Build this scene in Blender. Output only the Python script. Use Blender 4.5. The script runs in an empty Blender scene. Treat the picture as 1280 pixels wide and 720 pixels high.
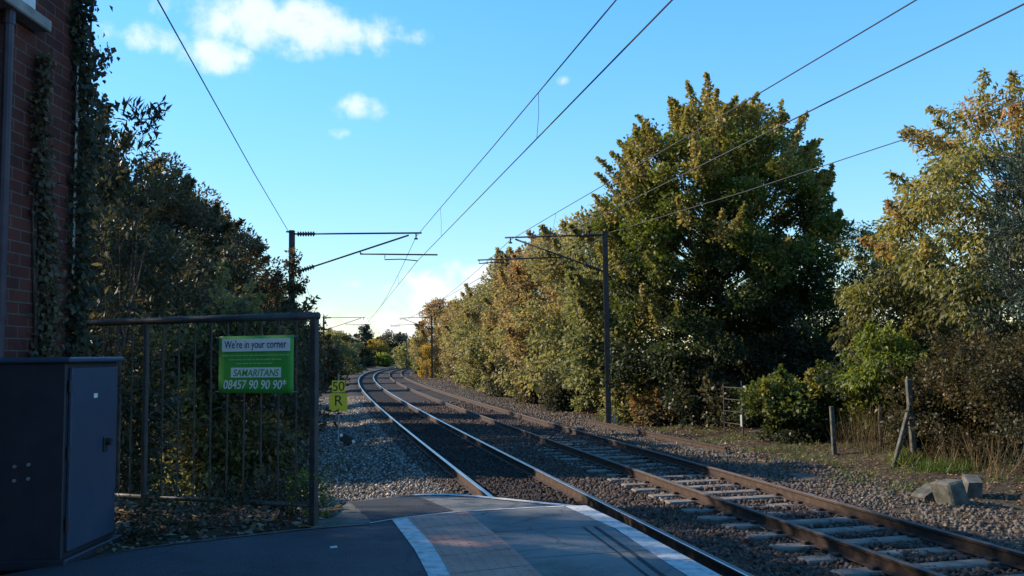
import bpy, bmesh, math, random
import numpy as np
from mathutils import Vector, Matrix

# ------------------------------------------------------------------ camera, sky, sun, exposure
scene = bpy.context.scene
COL = scene.collection
CAM_H = 2.13
PITCH, ROLL, F = math.radians(4.35), math.radians(0.72), 1100.0
_f = np.array([0, math.cos(PITCH), math.sin(PITCH)])
_u0 = np.array([0, -math.sin(PITCH), math.cos(PITCH)])
_x0 = np.array([1.0, 0, 0])
_x = math.cos(ROLL) * _x0 - math.sin(ROLL) * _u0
_u = math.sin(ROLL) * _x0 + math.cos(ROLL) * _u0
cam_data = bpy.data.cameras.new('camera')
cam = bpy.data.objects.new('camera', cam_data)
COL.objects.link(cam)
cam_data.sensor_width = 36.0
cam_data.lens = 36.0 * F / 1280.0
cam_data.clip_start = 0.05
cam_data.clip_end = 12000
M = Matrix(((_x[0], _u[0], -_f[0], 0), (_x[1], _u[1], -_f[1], 0), (_x[2], _u[2], -_f[2], CAM_H), (0, 0, 0, 1)))
cam.matrix_world = M
scene.camera = cam

SUN_AZ, SUN_EL = math.radians(-72), math.radians(27)      # azimuth from +Y, clockwise
sun_dir = Vector((math.sin(SUN_AZ) * math.cos(SUN_EL), math.cos(SUN_AZ) * math.cos(SUN_EL), math.sin(SUN_EL)))
sun_data = bpy.data.lights.new('sun', 'SUN')
sun_data.energy = 5.0
sun_data.angle = math.radians(0.53)
sun_data.color = (1.0, 0.86, 0.68)
sun = bpy.data.objects.new('sun', sun_data)
COL.objects.link(sun)
sun.rotation_euler = sun_dir.to_track_quat('Z', 'Y').to_euler()

world = bpy.data.worlds.new('World')
scene.world = world
world.use_nodes = True


def nd(nt, t, **kw):
    n = nt.nodes.new(t)
    for k, v in kw.items():
        setattr(n, k, v)
    return n


def math_node(nt, op, a, b=None, clamp=False):
    n = nt.nodes.new('ShaderNodeMath')
    n.operation = op
    n.use_clamp = clamp
    for i, v in enumerate((a, b)):
        if v is None:
            continue
        if isinstance(v, (int, float)):
            n.inputs[i].default_value = v
        else:
            nt.links.new(v, n.inputs[i])
    return n.outputs[0]


def ray(px, py):
    d = _f + _x * (px - 640) / F + _u * (360 - py) / F
    return d


def build_world():
    nt = world.node_tree
    nt.nodes.clear()
    L = nt.links.new
    out = nd(nt, 'ShaderNodeOutputWorld')
    bg = nd(nt, 'ShaderNodeBackground')
    bg.inputs['Strength'].default_value = 0.145
    L(bg.outputs[0], out.inputs[0])
    sky = nd(nt, 'ShaderNodeTexSky', sky_type='NISHITA')
    sky.sun_disc = False
    sky.sun_elevation = SUN_EL
    sky.sun_rotation = SUN_AZ
    sky.altitude = 0
    sky.air_density = 1.0
    sky.dust_density = 0.1
    sky.ozone_density = 2.2
    tc = nd(nt, 'ShaderNodeTexCoord')
    nz = nd(nt, 'ShaderNodeTexNoise')
    nz.inputs['Scale'].default_value = 11.0
    nz.inputs['Detail'].default_value = 8
    nz.inputs['Roughness'].default_value = 0.62
    L(tc.outputs['Generated'], nz.inputs['Vector'])
    nz2 = nd(nt, 'ShaderNodeTexNoise')
    nz2.inputs['Scale'].default_value = 30.0
    nz2.inputs['Detail'].default_value = 6
    L(tc.outputs['Generated'], nz2.inputs['Vector'])
    # cumulus banks standing in the sky: direction, half width, half height (tangents), softness, weight
    clouds = [((345, 30), 138, 30, .9), ((265, 66), 46, 22, .8), ((205, 48), 60, 22, .55), ((430, 40), 85, 18, .8), ((447, 136), 46, 19, .3),
              ((705, 101), 14, 9, -.15), ((425, 165), 22, 10, 0.0), ((560, 372), 105, 30, 1.0), ((605, 352), 66, 26, .9), ((500, 404), 140, 30, .8),
              ((470, 356), 60, 8, .2), ((880, 372), 200, 26, .5), ((1150, 365), 160, 30, .5), ((1500, 300), 250, 60, .8), ((-250, 330), 300, 60, .8), ((-500, 60), 200, 70, .9), ((1700, 60), 220, 70, .9)]
    total = None
    for (px, py), hw, hh, wt in clouds:
        c = ray(px, py)
        c = c / np.linalg.norm(c)
        rt = np.cross(c, [0, 0, 1.0]); rt /= np.linalg.norm(rt)
        up = np.cross(rt, c)

        def dot(v, sc):
            n = nd(nt, 'ShaderNodeVectorMath', operation='DOT_PRODUCT')
            L(tc.outputs['Generated'], n.inputs[0])
            n.inputs[1].default_value = tuple(v * sc)
            return n.outputs['Value']
        a = dot(rt, F / hw)
        b = dot(up, F / hh)
        r2 = math_node(nt, 'ADD', math_node(nt, 'MULTIPLY', a, a), math_node(nt, 'MULTIPLY', b, b))
        m = math_node(nt, 'SUBTRACT', 1.0, r2)
        m = math_node(nt, 'MAXIMUM', m, -3.0)
        front = math_node(nt, 'GREATER_THAN', dot(c, 1.0), 0.3)
        m = math_node(nt, 'ADD', m, wt - 0.85)
        m = math_node(nt, 'SUBTRACT', math_node(nt, 'MULTIPLY', math_node(nt, 'ADD', m, 5), front), 5)
        total = m if total is None else math_node(nt, 'MAXIMUM', total, m)
    n1 = math_node(nt, 'MULTIPLY', math_node(nt, 'SUBTRACT', nz.outputs[0], 0.5), 6.0)
    n2 = math_node(nt, 'MULTIPLY', math_node(nt, 'SUBTRACT', nz2.outputs[0], 0.5), 2.4)
    v = math_node(nt, 'ADD', math_node(nt, 'ADD', total, n1), n2)
    mr = nd(nt, 'ShaderNodeMapRange', interpolation_type='SMOOTHSTEP')
    mr.inputs[1].default_value = -0.45
    mr.inputs[2].default_value = 1.6
    mr.inputs[4].default_value = 0.86
    L(v, mr.inputs[0])
    # thicker cloud is a little greyer
    cr = nd(nt, 'ShaderNodeMapRange')
    cr.inputs[1].default_value = 0.9
    cr.inputs[2].default_value = 2.2
    L(v, cr.inputs[0])
    cc = nd(nt, 'ShaderNodeMix', data_type='RGBA')
    L(cr.outputs[0], cc.inputs[0])
    cc.inputs[6].default_value = (4.9, 4.95, 5.05, 1)
    cc.inputs[7].default_value = (3.3, 3.5, 3.85, 1)
    hs = nd(nt, 'ShaderNodeHueSaturation')
    hs.inputs['Saturation'].default_value = SKY_SAT
    hs.inputs['Value'].default_value = SKY_VAL
    hs.inputs['Hue'].default_value = SKY_HUE
    L(sky.outputs[0], hs.inputs['Color'])
    # the phone holds the bright sky by the horizon back
    bw = nd(nt, 'ShaderNodeRGBToBW'); L(hs.outputs[0], bw.inputs[0])
    sc_ = math_node(nt, 'DIVIDE', SKY_A, math_node(nt, 'ADD', math_node(nt, 'MULTIPLY', bw.outputs[0], SKY_K), 1.0))
    vs = nd(nt, 'ShaderNodeVectorMath', operation='SCALE'); L(hs.outputs[0], vs.inputs[0]); L(sc_, vs.inputs['Scale'])
    mix = nd(nt, 'ShaderNodeMix', data_type='RGBA')
    L(mr.outputs[0], mix.inputs[0])
    L(vs.outputs[0], mix.inputs[6])
    L(cc.outputs[2], mix.inputs[7])
    L(mix.outputs[2], bg.inputs['Color'])


SKY_SAT, SKY_VAL, SKY_HUE = 1.32, 1.06, 0.499
SKY_A, SKY_K = 1.9, 0.32
build_world()
scene.view_settings.view_transform = 'Standard'
scene.view_settings.look = 'None'
scene.view_settings.exposure = 0.8
scene.view_settings.gamma = 1.0
scene.view_settings.use_curve_mapping = False
scene.cycles.max_bounces = 6
scene.cycles.transparent_max_bounces = 4


# ------------------------------------------------------------------ helpers
def GP(px, py, z):
    """point of the plane at height z that the photo shows at a pixel"""
    d = ray(px, py); t = (z - CAM_H) / d[2]
    return Vector((d[0] * t, d[1] * t, z))


def DP(px, py, Y):
    d = ray(px, py); t = Y / d[1]
    return Vector((d[0] * t, Y, CAM_H + d[2] * t))


def tag(o, label=None, cat=None, group=None, kind=None):
    if label: o['label'] = label
    if cat: o['category'] = cat
    if group: o['group'] = group
    if kind: o['kind'] = kind
    return o


def link(o, parent=None):
    COL.objects.link(o)
    if parent is not None:
        o.parent = parent
    return o


def thing(name, label, cat, loc=(0, 0, 0), rz=0, group=None):
    o = bpy.data.objects.new(name, None)
    o.empty_display_size = 0.2
    o.location = loc
    o.rotation_euler = (0, 0, rz)
    link(o)
    return tag(o, label, cat, group)


def dup(root, loc, rz=0.0, sc=(1, 1, 1), label=None, group=None):
    r = root.copy(); COL.objects.link(r)
    r.location = loc; r.rotation_euler = (0, 0, rz); r.scale = sc
    if label: r['label'] = label
    if group: r['group'] = group
    for ch in list(root.children):
        c = ch.copy(); COL.objects.link(c); c.parent = r
        for g in ch.children:
            d = g.copy(); COL.objects.link(d); d.parent = c
    return r


class MB:
    def __init__(s):
        s.v = []; s.f = []; s.mi = []

    def quad_faces(s, verts, faces, mi=0):
        b = len(s.v)
        s.v += [tuple(v) for v in verts]
        s.f += [tuple(i + b for i in f) for f in faces]
        s.mi += [mi] * len(faces)

    def box(s, lo, hi, mi=0, rot=None, org=None, bev=0.0):
        x0, y0, z0 = lo; x1, y1, z1 = hi
        if bev > 0:
            b = bev
            ring = lambda z, e: [(x0 + e, y0, z), (x1 - e, y0, z), (x1, y0 + e, z), (x1, y1 - e, z), (x1 - e, y1, z), (x0 + e, y1, z), (x0, y1 - e, z), (x0, y0 + e, z)]
            def inset(z):
                return [(x0 + b, y0 + b, z), (x1 - b, y0 + b, z), (x1 - b, y0 + b, z), (x1 - b, y1 - b, z), (x1 - b, y1 - b, z), (x0 + b, y1 - b, z), (x0 + b, y1 - b, z), (x0 + b, y0 + b, z)]
            vs = ring(z0 + b, b) + ring(z1 - b, b)
            c0 = [(x0 + b, y0 + b, z0), (x1 - b, y0 + b, z0), (x1 - b, y1 - b, z0), (x0 + b, y1 - b, z0)]
            c1 = [(x0 + b, y0 + b, z1), (x1 - b, y0 + b, z1), (x1 - b, y1 - b, z1), (x0 + b, y1 - b, z1)]
            vs += c0 + c1
            fs = [(i, (i + 1) % 8, 8 + (i + 1) % 8, 8 + i) for i in range(8)]
            fs += [(19, 18, 17, 16), (20, 21, 22, 23)]
            t = [20, 20 + 1, 22, 23]
            fs += [(8, 9, 21, 20), (9, 10, 21), (10, 11, 22, 21), (11, 12, 22), (12, 13, 23, 22), (13, 14, 23), (14, 15, 20, 23), (15, 8, 20)]
            fs += [(1, 0, 16, 17), (2, 1, 17), (3, 2, 17, 18), (4, 3, 18), (5, 4, 18, 19), (6, 5, 19), (7, 6, 19, 16), (0, 7, 16)]
        else:
            vs = [(x0, y0, z0), (x1, y0, z0), (x1, y1, z0), (x0, y1, z0), (x0, y0, z1), (x1, y0, z1), (x1, y1, z1), (x0, y1, z1)]
            fs = [(3, 2, 1, 0), (4, 5, 6, 7), (0, 1, 5, 4), (1, 2, 6, 5), (2, 3, 7, 6), (3, 0, 4, 7)]
        if rot is not None:
            vs = [tuple(rot @ Vector(v) + (org or Vector())) for v in vs]
        s.quad_faces(vs, fs, mi)

    def tube(s, pts, rad, n=8, mi=0, cap=True):
        pts = [Vector(p) for p in pts]
        if not hasattr(rad, '__len__'): rad = [rad] * len(pts)
        rings = []
        prev = None
        for i, p in enumerate(pts):
            a = pts[max(0, i - 1)]; b = pts[min(len(pts) - 1, i + 1)]
            d = (b - a).normalized()
            if prev is None:
                ref = Vector((0, 0, 1)) if abs(d.z) < 0.9 else Vector((1, 0, 0))
                u = d.cross(ref).normalized()
            else:
                u = (prev - d * prev.dot(d)).normalized()
            prev = u
            w = d.cross(u)
            rings.append([p + (u * math.cos(2 * math.pi * k / n) + w * math.sin(2 * math.pi * k / n)) * rad[i] for k in range(n)])
        vs = [v for r in rings for v in r]
        fs = []
        for i in range(len(pts) - 1):
            for k in range(n):
                fs.append((i * n + k, i * n + (k + 1) % n, (i + 1) * n + (k + 1) % n, (i + 1) * n + k))
        if cap:
            fs.append(tuple(reversed(range(n))))
            fs.append(tuple((len(pts) - 1) * n + k for k in range(n)))
        s.quad_faces(vs, fs, mi)

    def build(s, name, mat, parent=None, smooth=False):
        me = bpy.data.meshes.new(name)
        me.from_pydata(s.v, [], s.f)
        mats = mat if isinstance(mat, (list, tuple)) else [mat]
        for m in mats: me.materials.append(m)
        if len(mats) > 1: me.polygons.foreach_set('material_index', s.mi)
        if smooth: me.polygons.foreach_set('use_smooth', [True] * len(s.f))
        me.update()
        return link(bpy.data.objects.new(name, me), parent)


def np_mesh(name, verts, quads, mat, tint=None, parent=None, smooth=False):
    me = bpy.data.meshes.new(name)
    nv, nf = len(verts), len(quads)
    k = quads.shape[1]
    me.vertices.add(nv); me.loops.add(nf * k); me.polygons.add(nf)
    me.vertices.foreach_set('co', np.ascontiguousarray(verts, dtype=np.float32).ravel())
    me.loops.foreach_set('vertex_index', np.ascontiguousarray(quads, dtype=np.int32).ravel())
    me.polygons.foreach_set('loop_start', np.arange(0, nf * k, k, dtype=np.int32))
    if smooth: me.polygons.foreach_set('use_smooth', np.ones(nf, dtype=bool))
    me.update(calc_edges=True)
    if tint is not None:
        a = me.attributes.new('tint', 'FLOAT', 'FACE')
        a.data.foreach_set('value', np.ascontiguousarray(tint, dtype=np.float32))
    me.materials.append(mat)
    return link(bpy.data.objects.new(name, me), parent)


# ------------------------------------------------------------------ materials
def principled(name, rough=0.6, metal=0.0, spec=0.5):
    m = bpy.data.materials.new(name); m.use_nodes = True
    nt = m.node_tree
    b = nt.nodes['Principled BSDF']
    b.inputs['Roughness'].default_value = rough
    b.inputs['Metallic'].default_value = metal
    b.inputs['Specular IOR Level'].default_value = spec
    return m, nt, b


def ramp_node(nt, fac, stops):
    r = nd(nt, 'ShaderNodeValToRGB')
    e = r.color_ramp.elements
    while len(e) < len(stops): e.new(0.5)
    for el, (p, c) in zip(e, stops):
        el.position = p; el.color = (*c, 1)
    nt.links.new(fac, r.inputs[0])
    return r.outputs[0]


def noise(nt, scale, detail=5, rough=0.6, coord='Object', vec=None):
    n = nd(nt, 'ShaderNodeTexNoise')
    n.inputs['Scale'].default_value = scale
    n.inputs['Detail'].default_value = detail
    n.inputs['Roughness'].default_value = rough
    if vec is None:
        vec = nd(nt, 'ShaderNodeTexCoord').outputs[coord]
    nt.links.new(vec, n.inputs['Vector'])
    return n.outputs[0]


def bump(nt, b, h, strength=0.4, dist=0.01):
    n = nd(nt, 'ShaderNodeBump')
    n.inputs['Strength'].default_value = strength
    n.inputs['Distance'].default_value = dist
    nt.links.new(h, n.inputs['Height'])
    nt.links.new(n.outputs[0], b.inputs['Normal'])


def noisy(name, stops, scale=8, rough=0.7, metal=0.0, bs=0.3, bd=0.01, bscale=None, spec=0.4, detail=6):
    m, nt, b = principled(name, rough, metal, spec)
    n = noise(nt, scale, detail)
    nt.links.new(ramp_node(nt, n, stops), b.inputs['Base Color'])
    if bs:
        bump(nt, b, noise(nt, bscale or scale * 4, 6), bs, bd)
    return m


def leaf_mat(name, stops, trans=0.35, rough=0.5, spec=0.3):
    m = bpy.data.materials.new(name); m.use_nodes = True
    nt = m.node_tree
    b = nt.nodes['Principled BSDF']
    out = nt.nodes['Material Output']
    at = nd(nt, 'ShaderNodeAttribute', attribute_name='tint')
    oi = nd(nt, 'ShaderNodeObjectInfo')
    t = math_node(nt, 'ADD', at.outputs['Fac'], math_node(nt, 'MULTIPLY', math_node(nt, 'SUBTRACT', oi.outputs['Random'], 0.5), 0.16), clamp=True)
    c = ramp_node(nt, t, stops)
    nt.links.new(c, b.inputs['Base Color'])
    b.inputs['Roughness'].default_value = rough
    b.inputs['Specular IOR Level'].default_value = spec
    tr = nd(nt, 'ShaderNodeBsdfTranslucent')
    hs = nd(nt, 'ShaderNodeHueSaturation')
    hs.inputs['Value'].default_value = 1.5
    hs.inputs['Saturation'].default_value = 1.15
    nt.links.new(c, hs.inputs['Color'])
    nt.links.new(hs.outputs[0], tr.inputs[0])
    mx = nd(nt, 'ShaderNodeMixShader')
    mx.inputs[0].default_value = trans
    nt.links.new(b.outputs[0], mx.inputs[1])
    nt.links.new(tr.outputs[0], mx.inputs[2])
    nt.links.new(mx.outputs[0], out.inputs['Surface'])
    return m


MAT = {}
MAT['bark'] = noisy('bark', [(.3, (.035, .028, .022)), (.7, (.11, .09, .07))], 14, .9, bs=.6, bd=.02)
MAT['rust'] = noisy('rusty_steel', [(.25, (.020, .012, .009)), (.55, (.048, .028, .018)), (.8, (.10, .060, .036))], 9, .8, .15, bs=.4, bd=.004)
MAT['rail_shine'] = noisy('polished_rail_head', [(.3, (.36, .35, .34)), (.7, (.52, .50, .48))], 3, .34, 1.0, bs=.05)
MAT['rail_dull'] = noisy('dull_rail_head', [(.3, (.07, .055, .045)), (.7, (.13, .11, .095))], 5, .7, .2, bs=.1)
MAT['mast'] = noisy('weathered_mast_steel', [(.3, (.035, .028, .026)), (.7, (.085, .066, .058))], 5, .65, .25, bs=.15)
MAT['wire'] = noisy('tarnished_copper_wire', [(.3, (.03, .035, .035)), (.7, (.06, .065, .06))], 5, .6, .3, bs=0)
MAT['insul'] = noisy('brown_insulator_glaze', [(.3, (.05, .025, .02)), (.7, (.09, .05, .035))], 4, .25, bs=0)
MAT['concrete'] = noisy('weathered_concrete', [(.25, (.16, .155, .14)), (.6, (.30, .29, .265)), (.85, (.38, .365, .33))], 7, .9, bs=.5, bd=.006, bscale=60)
MAT['old_concrete'] = noisy('mossy_old_concrete', [(.3, (.03, .033, .022)), (.5, (.075, .072, .058)), (.75, (.15, .145, .125))], 6, .95, bs=.7, bd=.012, bscale=40, detail=9)
MAT['sleeper'] = noisy('sleeper_concrete', [(.25, (.075, .062, .048)), (.55, (.16, .138, .11)), (.85, (.27, .24, .20))], 5, .9, bs=.5, bd=.005, bscale=60)
MAT['timber'] = noisy('oily_timber', [(.3, (.020, .017, .014)), (.7, (.06, .05, .04))], 9, .85, bs=.5, bd=.006)
MAT['fence'] = noisy('dark_painted_steel', [(.35, (.028, .032, .036)), (.75, (.07, .065, .06))], 12, .55, .2, bs=.2, bd=.002)
MAT['cabinet'] = noisy('grey_blue_cabinet_paint', [(.3, (.024, .042, .075)), (.6, (.034, .056, .092)), (.8, (.055, .07, .095))], 3, .5, .0, bs=.05, bd=.002)
MAT['cab_dark'] = noisy('dark_cabinet_metal', [(.3, (.022, .026, .036)), (.7, (.036, .04, .052))], 6, .5, .3, bs=.1)
MAT['white'] = noisy('white_paint', [(.3, (.62, .62, .6)), (.7, (.78, .78, .75))], 6, .6, bs=.1)
MAT['green'] = noisy('green_banner', [(.3, (.055, .33, .05)), (.7, (.07, .38, .06))], 3, .45, bs=.05)
MAT['navy_ink'] = noisy('navy_ink', [(.3, (.02, .03, .12)), (.7, (.025, .035, .14))], 3, .5, bs=0)
MAT['white_ink'] = noisy('white_ink', [(.3, (.74, .78, .74)), (.7, (.8, .82, .8))], 3, .5, bs=0)
MAT['pale_ink'] = noisy('pale_green_ink', [(.3, (.26, .52, .24)), (.7, (.32, .58, .3))], 3, .5, bs=0)
MAT['yellow'] = noisy('yellow_sign_face', [(.3, (.82, .56, .03)), (.7, (.88, .62, .04))], 3, .4, bs=0)
MAT['black'] = noisy('black_paint', [(.3, (.01, .01, .01)), (.7, (.025, .025, .025))], 5, .5, bs=0)
MAT['grey_steel'] = noisy('galvanised_steel', [(.3, (.25, .26, .27)), (.7, (.38, .39, .40))], 8, .5, .6, bs=.1)


def asphalt(name, lo, hi, patch=None):
    m, nt, b = principled(name, .85, 0, .35)
    big = noise(nt, 0.9, 6, .65)
    fine = noise(nt, 120, 3, .7)
    v = math_node(nt, 'ADD', math_node(nt, 'MULTIPLY', big, .75), math_node(nt, 'MULTIPLY', fine, .45))
    col = ramp_node(nt, v, [(.38, lo), (.8, hi)])
    tc = nd(nt, 'ShaderNodeTexCoord')
    wv = nd(nt, 'ShaderNodeTexNoise'); wv.inputs['Scale'].default_value = 3.0; wv.inputs['Detail'].default_value = 6
    nt.links.new(tc.outputs['Object'], wv.inputs['Vector'])
    va = nd(nt, 'ShaderNodeVectorMath', operation='MULTIPLY_ADD')
    nt.links.new(wv.outputs['Color'], va.inputs[0]); va.inputs[1].default_value = (.5, .5, 0); nt.links.new(tc.outputs['Object'], va.inputs[2])
    ck = nd(nt, 'ShaderNodeTexVoronoi', feature='DISTANCE_TO_EDGE'); ck.inputs['Scale'].default_value = .75
    nt.links.new(va.outputs[0], ck.inputs['Vector'])
    cm = nd(nt, 'ShaderNodeMapRange'); cm.inputs[1].default_value = .002; cm.inputs[2].default_value = .010; cm.inputs[3].default_value = .62; cm.inputs[4].default_value = 1.0
    nt.links.new(ck.outputs['Distance'], cm.inputs[0])
    st = ramp_node(nt, noise(nt, 1.7, 9, .75), [(.34, (.55, .56, .52)), (.5, (1, 1, 1)), (.68, (1.25, 1.22, 1.15))])
    m1 = nd(nt, 'ShaderNodeMix', data_type='RGBA', blend_type='MULTIPLY'); m1.inputs[0].default_value = 1
    nt.links.new(col, m1.inputs[6]); nt.links.new(st, m1.inputs[7])
    m2 = nd(nt, 'ShaderNodeMix', data_type='RGBA', blend_type='MULTIPLY'); m2.inputs[0].default_value = 1
    nt.links.new(m1.outputs[2], m2.inputs[6]); nt.links.new(cm.outputs[0], m2.inputs[7])
    nt.links.new(m2.outputs[2], b.inputs['Base Color'])
    vo = nd(nt, 'ShaderNodeTexVoronoi')
    vo.inputs['Scale'].default_value = 95
    nt.links.new(nd(nt, 'ShaderNodeTexCoord').outputs['Object'], vo.inputs['Vector'])
    bump(nt, b, vo.outputs['Distance'], .55, .006)
    return m


MAT['asphalt'] = asphalt('dark_asphalt', (.025, .028, .036), (.052, .055, .066))
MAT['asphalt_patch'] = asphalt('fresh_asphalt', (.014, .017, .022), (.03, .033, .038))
MAT['asphalt_old'] = asphalt('worn_asphalt', (.075, .08, .08), (.145, .145, .14))
MAT['slab'] = asphalt('grey_coping', (.095, .10, .098), (.19, .19, .18))
MAT['worn_white'] = noisy('worn_white_line', [(.33, (.24, .24, .23)), (.5, (.44, .44, .42)), (.75, (.58, .58, .55))], 14, .75, bs=.3, bd=.002, bscale=150, detail=9)


def tactile():
    m, nt, b = principled('buff_tactile_paving', .85, 0, .3)
    v = math_node(nt, 'ADD', math_node(nt, 'MULTIPLY', noise(nt, 3.0, 6), .7), math_node(nt, 'MULTIPLY', noise(nt, 70, 4), .35))
    nt.links.new(ramp_node(nt, v, [(.35, (.28, .14, .105)), (.75, (.52, .31, .235))]), b.inputs['Base Color'])
    bump(nt, b, noise(nt, 160, 4), .3, .003)
    return m


MAT['tactile'] = tactile()


def brick_mat(name, along):
    m, nt, b = principled(name, .88, 0, .25)
    tc = nd(nt, 'ShaderNodeTexCoord')
    sx = nd(nt, 'ShaderNodeSeparateXYZ'); nt.links.new(tc.outputs['Object'], sx.inputs[0])
    cx = nd(nt, 'ShaderNodeCombineXYZ')
    nt.links.new(sx.outputs[along], cx.inputs[0]); nt.links.new(sx.outputs[2], cx.inputs[1])
    br = nd(nt, 'ShaderNodeTexBrick')
    br.inputs['Scale'].default_value = 1.0
    br.inputs['Brick Width'].default_value = .228
    br.inputs['Row Height'].default_value = .076
    br.inputs['Mortar Size'].default_value = .006
    br.inputs['Mortar Smooth'].default_value = .3
    br.inputs['Bias'].default_value = 0.0
    br.inputs['Color1'].default_value = (.14, .042, .030, 1)
    br.inputs['Color2'].default_value = (.085, .029, .024, 1)
    br.inputs['Mortar'].default_value = (.13, .11, .095, 1)
    nt.links.new(cx.outputs[0], br.inputs['Vector'])
    mx = nd(nt, 'ShaderNodeMix', data_type='RGBA', blend_type='MULTIPLY')
    mx.inputs[0].default_value = 1
    nt.links.new(br.outputs['Color'], mx.inputs[6])
    nt.links.new(ramp_node(nt, noise(nt, 2.2, 8, .7), [(.3, (.5, .46, .45)), (.65, (1.05, 1.0, .98))]), mx.inputs[7])
    nt.links.new(mx.outputs[2], b.inputs['Base Color'])
    h = math_node(nt, 'SUBTRACT', math_node(nt, 'MULTIPLY', noise(nt, 45, 5), .4), br.outputs['Fac'])
    bump(nt, b, h, .8, .008)
    return m


MAT['brick_side'] = brick_mat('red_brick_side', 1)
MAT['brick_end'] = brick_mat('red_brick_end', 0)

# foliage palettes
G1, G2, G3 = (.028, .045, .014), (.055, .085, .022), (.10, .13, .03)
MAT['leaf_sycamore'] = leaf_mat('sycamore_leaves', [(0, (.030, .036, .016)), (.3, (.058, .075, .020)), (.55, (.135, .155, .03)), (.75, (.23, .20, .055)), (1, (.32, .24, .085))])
MAT['leaf_hedge'] = leaf_mat('hedgerow_leaves', trans=.45, stops=[(0, (.07, .078, .038)), (.35, (.14, .148, .055)), (.6, (.225, .21, .08)), (.8, (.28, .22, .095)), (1, (.30, .18, .09))])
MAT['leaf_brown'] = leaf_mat('turning_brown_leaves', [(0, (.062, .052, .034)), (.35, (.12, .096, .052)), (.6, (.165, .125, .058)), (.85, (.22, .14, .05)), (1, (.28, .17, .07))])
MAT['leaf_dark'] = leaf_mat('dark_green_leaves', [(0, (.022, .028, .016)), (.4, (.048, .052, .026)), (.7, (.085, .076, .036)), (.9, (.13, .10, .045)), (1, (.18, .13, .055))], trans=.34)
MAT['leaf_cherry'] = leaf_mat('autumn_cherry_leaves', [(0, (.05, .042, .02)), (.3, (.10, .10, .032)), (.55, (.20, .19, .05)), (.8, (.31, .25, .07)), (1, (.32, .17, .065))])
MAT['leaf_lime'] = leaf_mat('lime_green_leaves', [(0, (.05, .07, .016)), (.4, (.11, .14, .026)), (.75, (.19, .21, .035)), (1, (.28, .25, .05))])
MAT['leaf_yellow'] = leaf_mat('yellow_leaves', [(0, (.16, .11, .03)), (.5, (.32, .22, .05)), (1, (.45, .28, .07))])
MAT['leaf_russet'] = leaf_mat('russet_bramble_leaves', [(0, (.022, .024, .012)), (.4, (.046, .042, .018)), (.7, (.085, .066, .026)), (1, (.17, .11, .04))])
MAT['leaf_pine'] = leaf_mat('blue_green_needles', [(0, (.018, .03, .022)), (.5, (.035, .055, .04)), (1, (.07, .09, .055))], trans=.15)
MAT['straw'] = leaf_mat('dry_straw', [(0, (.06, .042, .022)), (.5, (.14, .10, .048)), (1, (.28, .20, .10))], trans=.3)
MAT['grass'] = leaf_mat('grass_blades', [(0, (.03, .05, .012)), (.5, (.07, .11, .02)), (.85, (.13, .15, .035)), (1, (.25, .2, .09))], trans=.35)
MAT['litter'] = leaf_mat('fallen_leaf_litter', [(0, (.06, .035, .02)), (.4, (.14, .085, .045)), (.75, (.25, .165, .08)), (1, (.38, .29, .16))], trans=.15)
MAT['stone'] = leaf_mat('ballast_stone', [(0, (.025, .017, .013)), (.4, (.062, .042, .031)), (.8, (.12, .083, .062)), (1, (.25, .195, .155))], trans=0.0, rough=.85, spec=.25)
MAT['gravel'] = leaf_mat('pale_gravel_stone', [(0, (.08, .064, .05)), (.45, (.21, .178, .145)), (.75, (.42, .37, .31)), (1, (.62, .57, .50))], trans=0.0, rough=.85, spec=.25)

# ------------------------------------------------------------------ the line of the railway
S0, K1, K2, A0 = -0.22752, 4.4307e-4, 1.19294e-5, -0.2313
YMAX = 225.0


def slope(Y):
    d = np.clip(Y, 15, YMAX) - 15
    return S0 + K1 * d + K2 / 2 * d * d


_dm = YMAX - 15
_xm = A0 + S0 * (YMAX - 13) + K1 / 2 * _dm ** 2 + K2 / 6 * _dm ** 3
_sm = S0 + K1 * _dm + K2 / 2 * _dm ** 2


def xl(Y):
    Y = np.asarray(Y, float)
    d = np.clip(Y, 15, YMAX) - 15
    Yc = np.minimum(Y, YMAX)
    x = A0 + S0 * (Yc - 13) + K1 / 2 * d * d + K2 / 6 * d ** 3
    return x + _sm * np.maximum(0, Y - YMAX)


def tx(Y, d):
    return xl(Y) + d * np.sqrt(1 + slope(Y) ** 2)


RAILS = [0.0, 1.44, 3.17, 4.61]
_rs = np.random.RandomState(3)
_ph = _rs.rand(12) * 6.28


def lump(X, Y):
    return (np.sin(X * .9 + _ph[0] + .5 * np.sin(Y * .4)) * np.cos(Y * .7 + _ph[1]) + .6 * np.sin(X * 2.1 + Y * 1.3 + _ph[2]) + .4 * np.sin(X * 3.7 - Y * 2.9 + _ph[3])) / 2


def gz(X, Y):
    """height of the soil"""
    X = np.asarray(X, float); Y = np.asarray(Y, float)
    d = (X - xl(Y)) / np.sqrt(1 + slope(Y) ** 2)
    z = np.full(np.broadcast(X, Y).shape, -0.30)
    r = np.clip((d - 8.2) / 4.0, 0, 1)
    z = z + .38 * r * r * (3 - 2 * r)
    l = np.clip((-d - 4.0) / 5.0, 0, 1)
    z = z + .35 * l * l * (3 - 2 * l)
    return z + .045 * lump(X, Y) * np.clip(np.maximum(d - 5.2, -d - 1.0), 0, 1)


def gzf(X, Y):
    return float(gz(X, Y))


def on_ground(px, py):
    z = -.33
    for _ in range(6):
        p = GP(px, py, z); z = gzf(p.x, p.y)
    return Vector((p.x, p.y, z))


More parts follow.
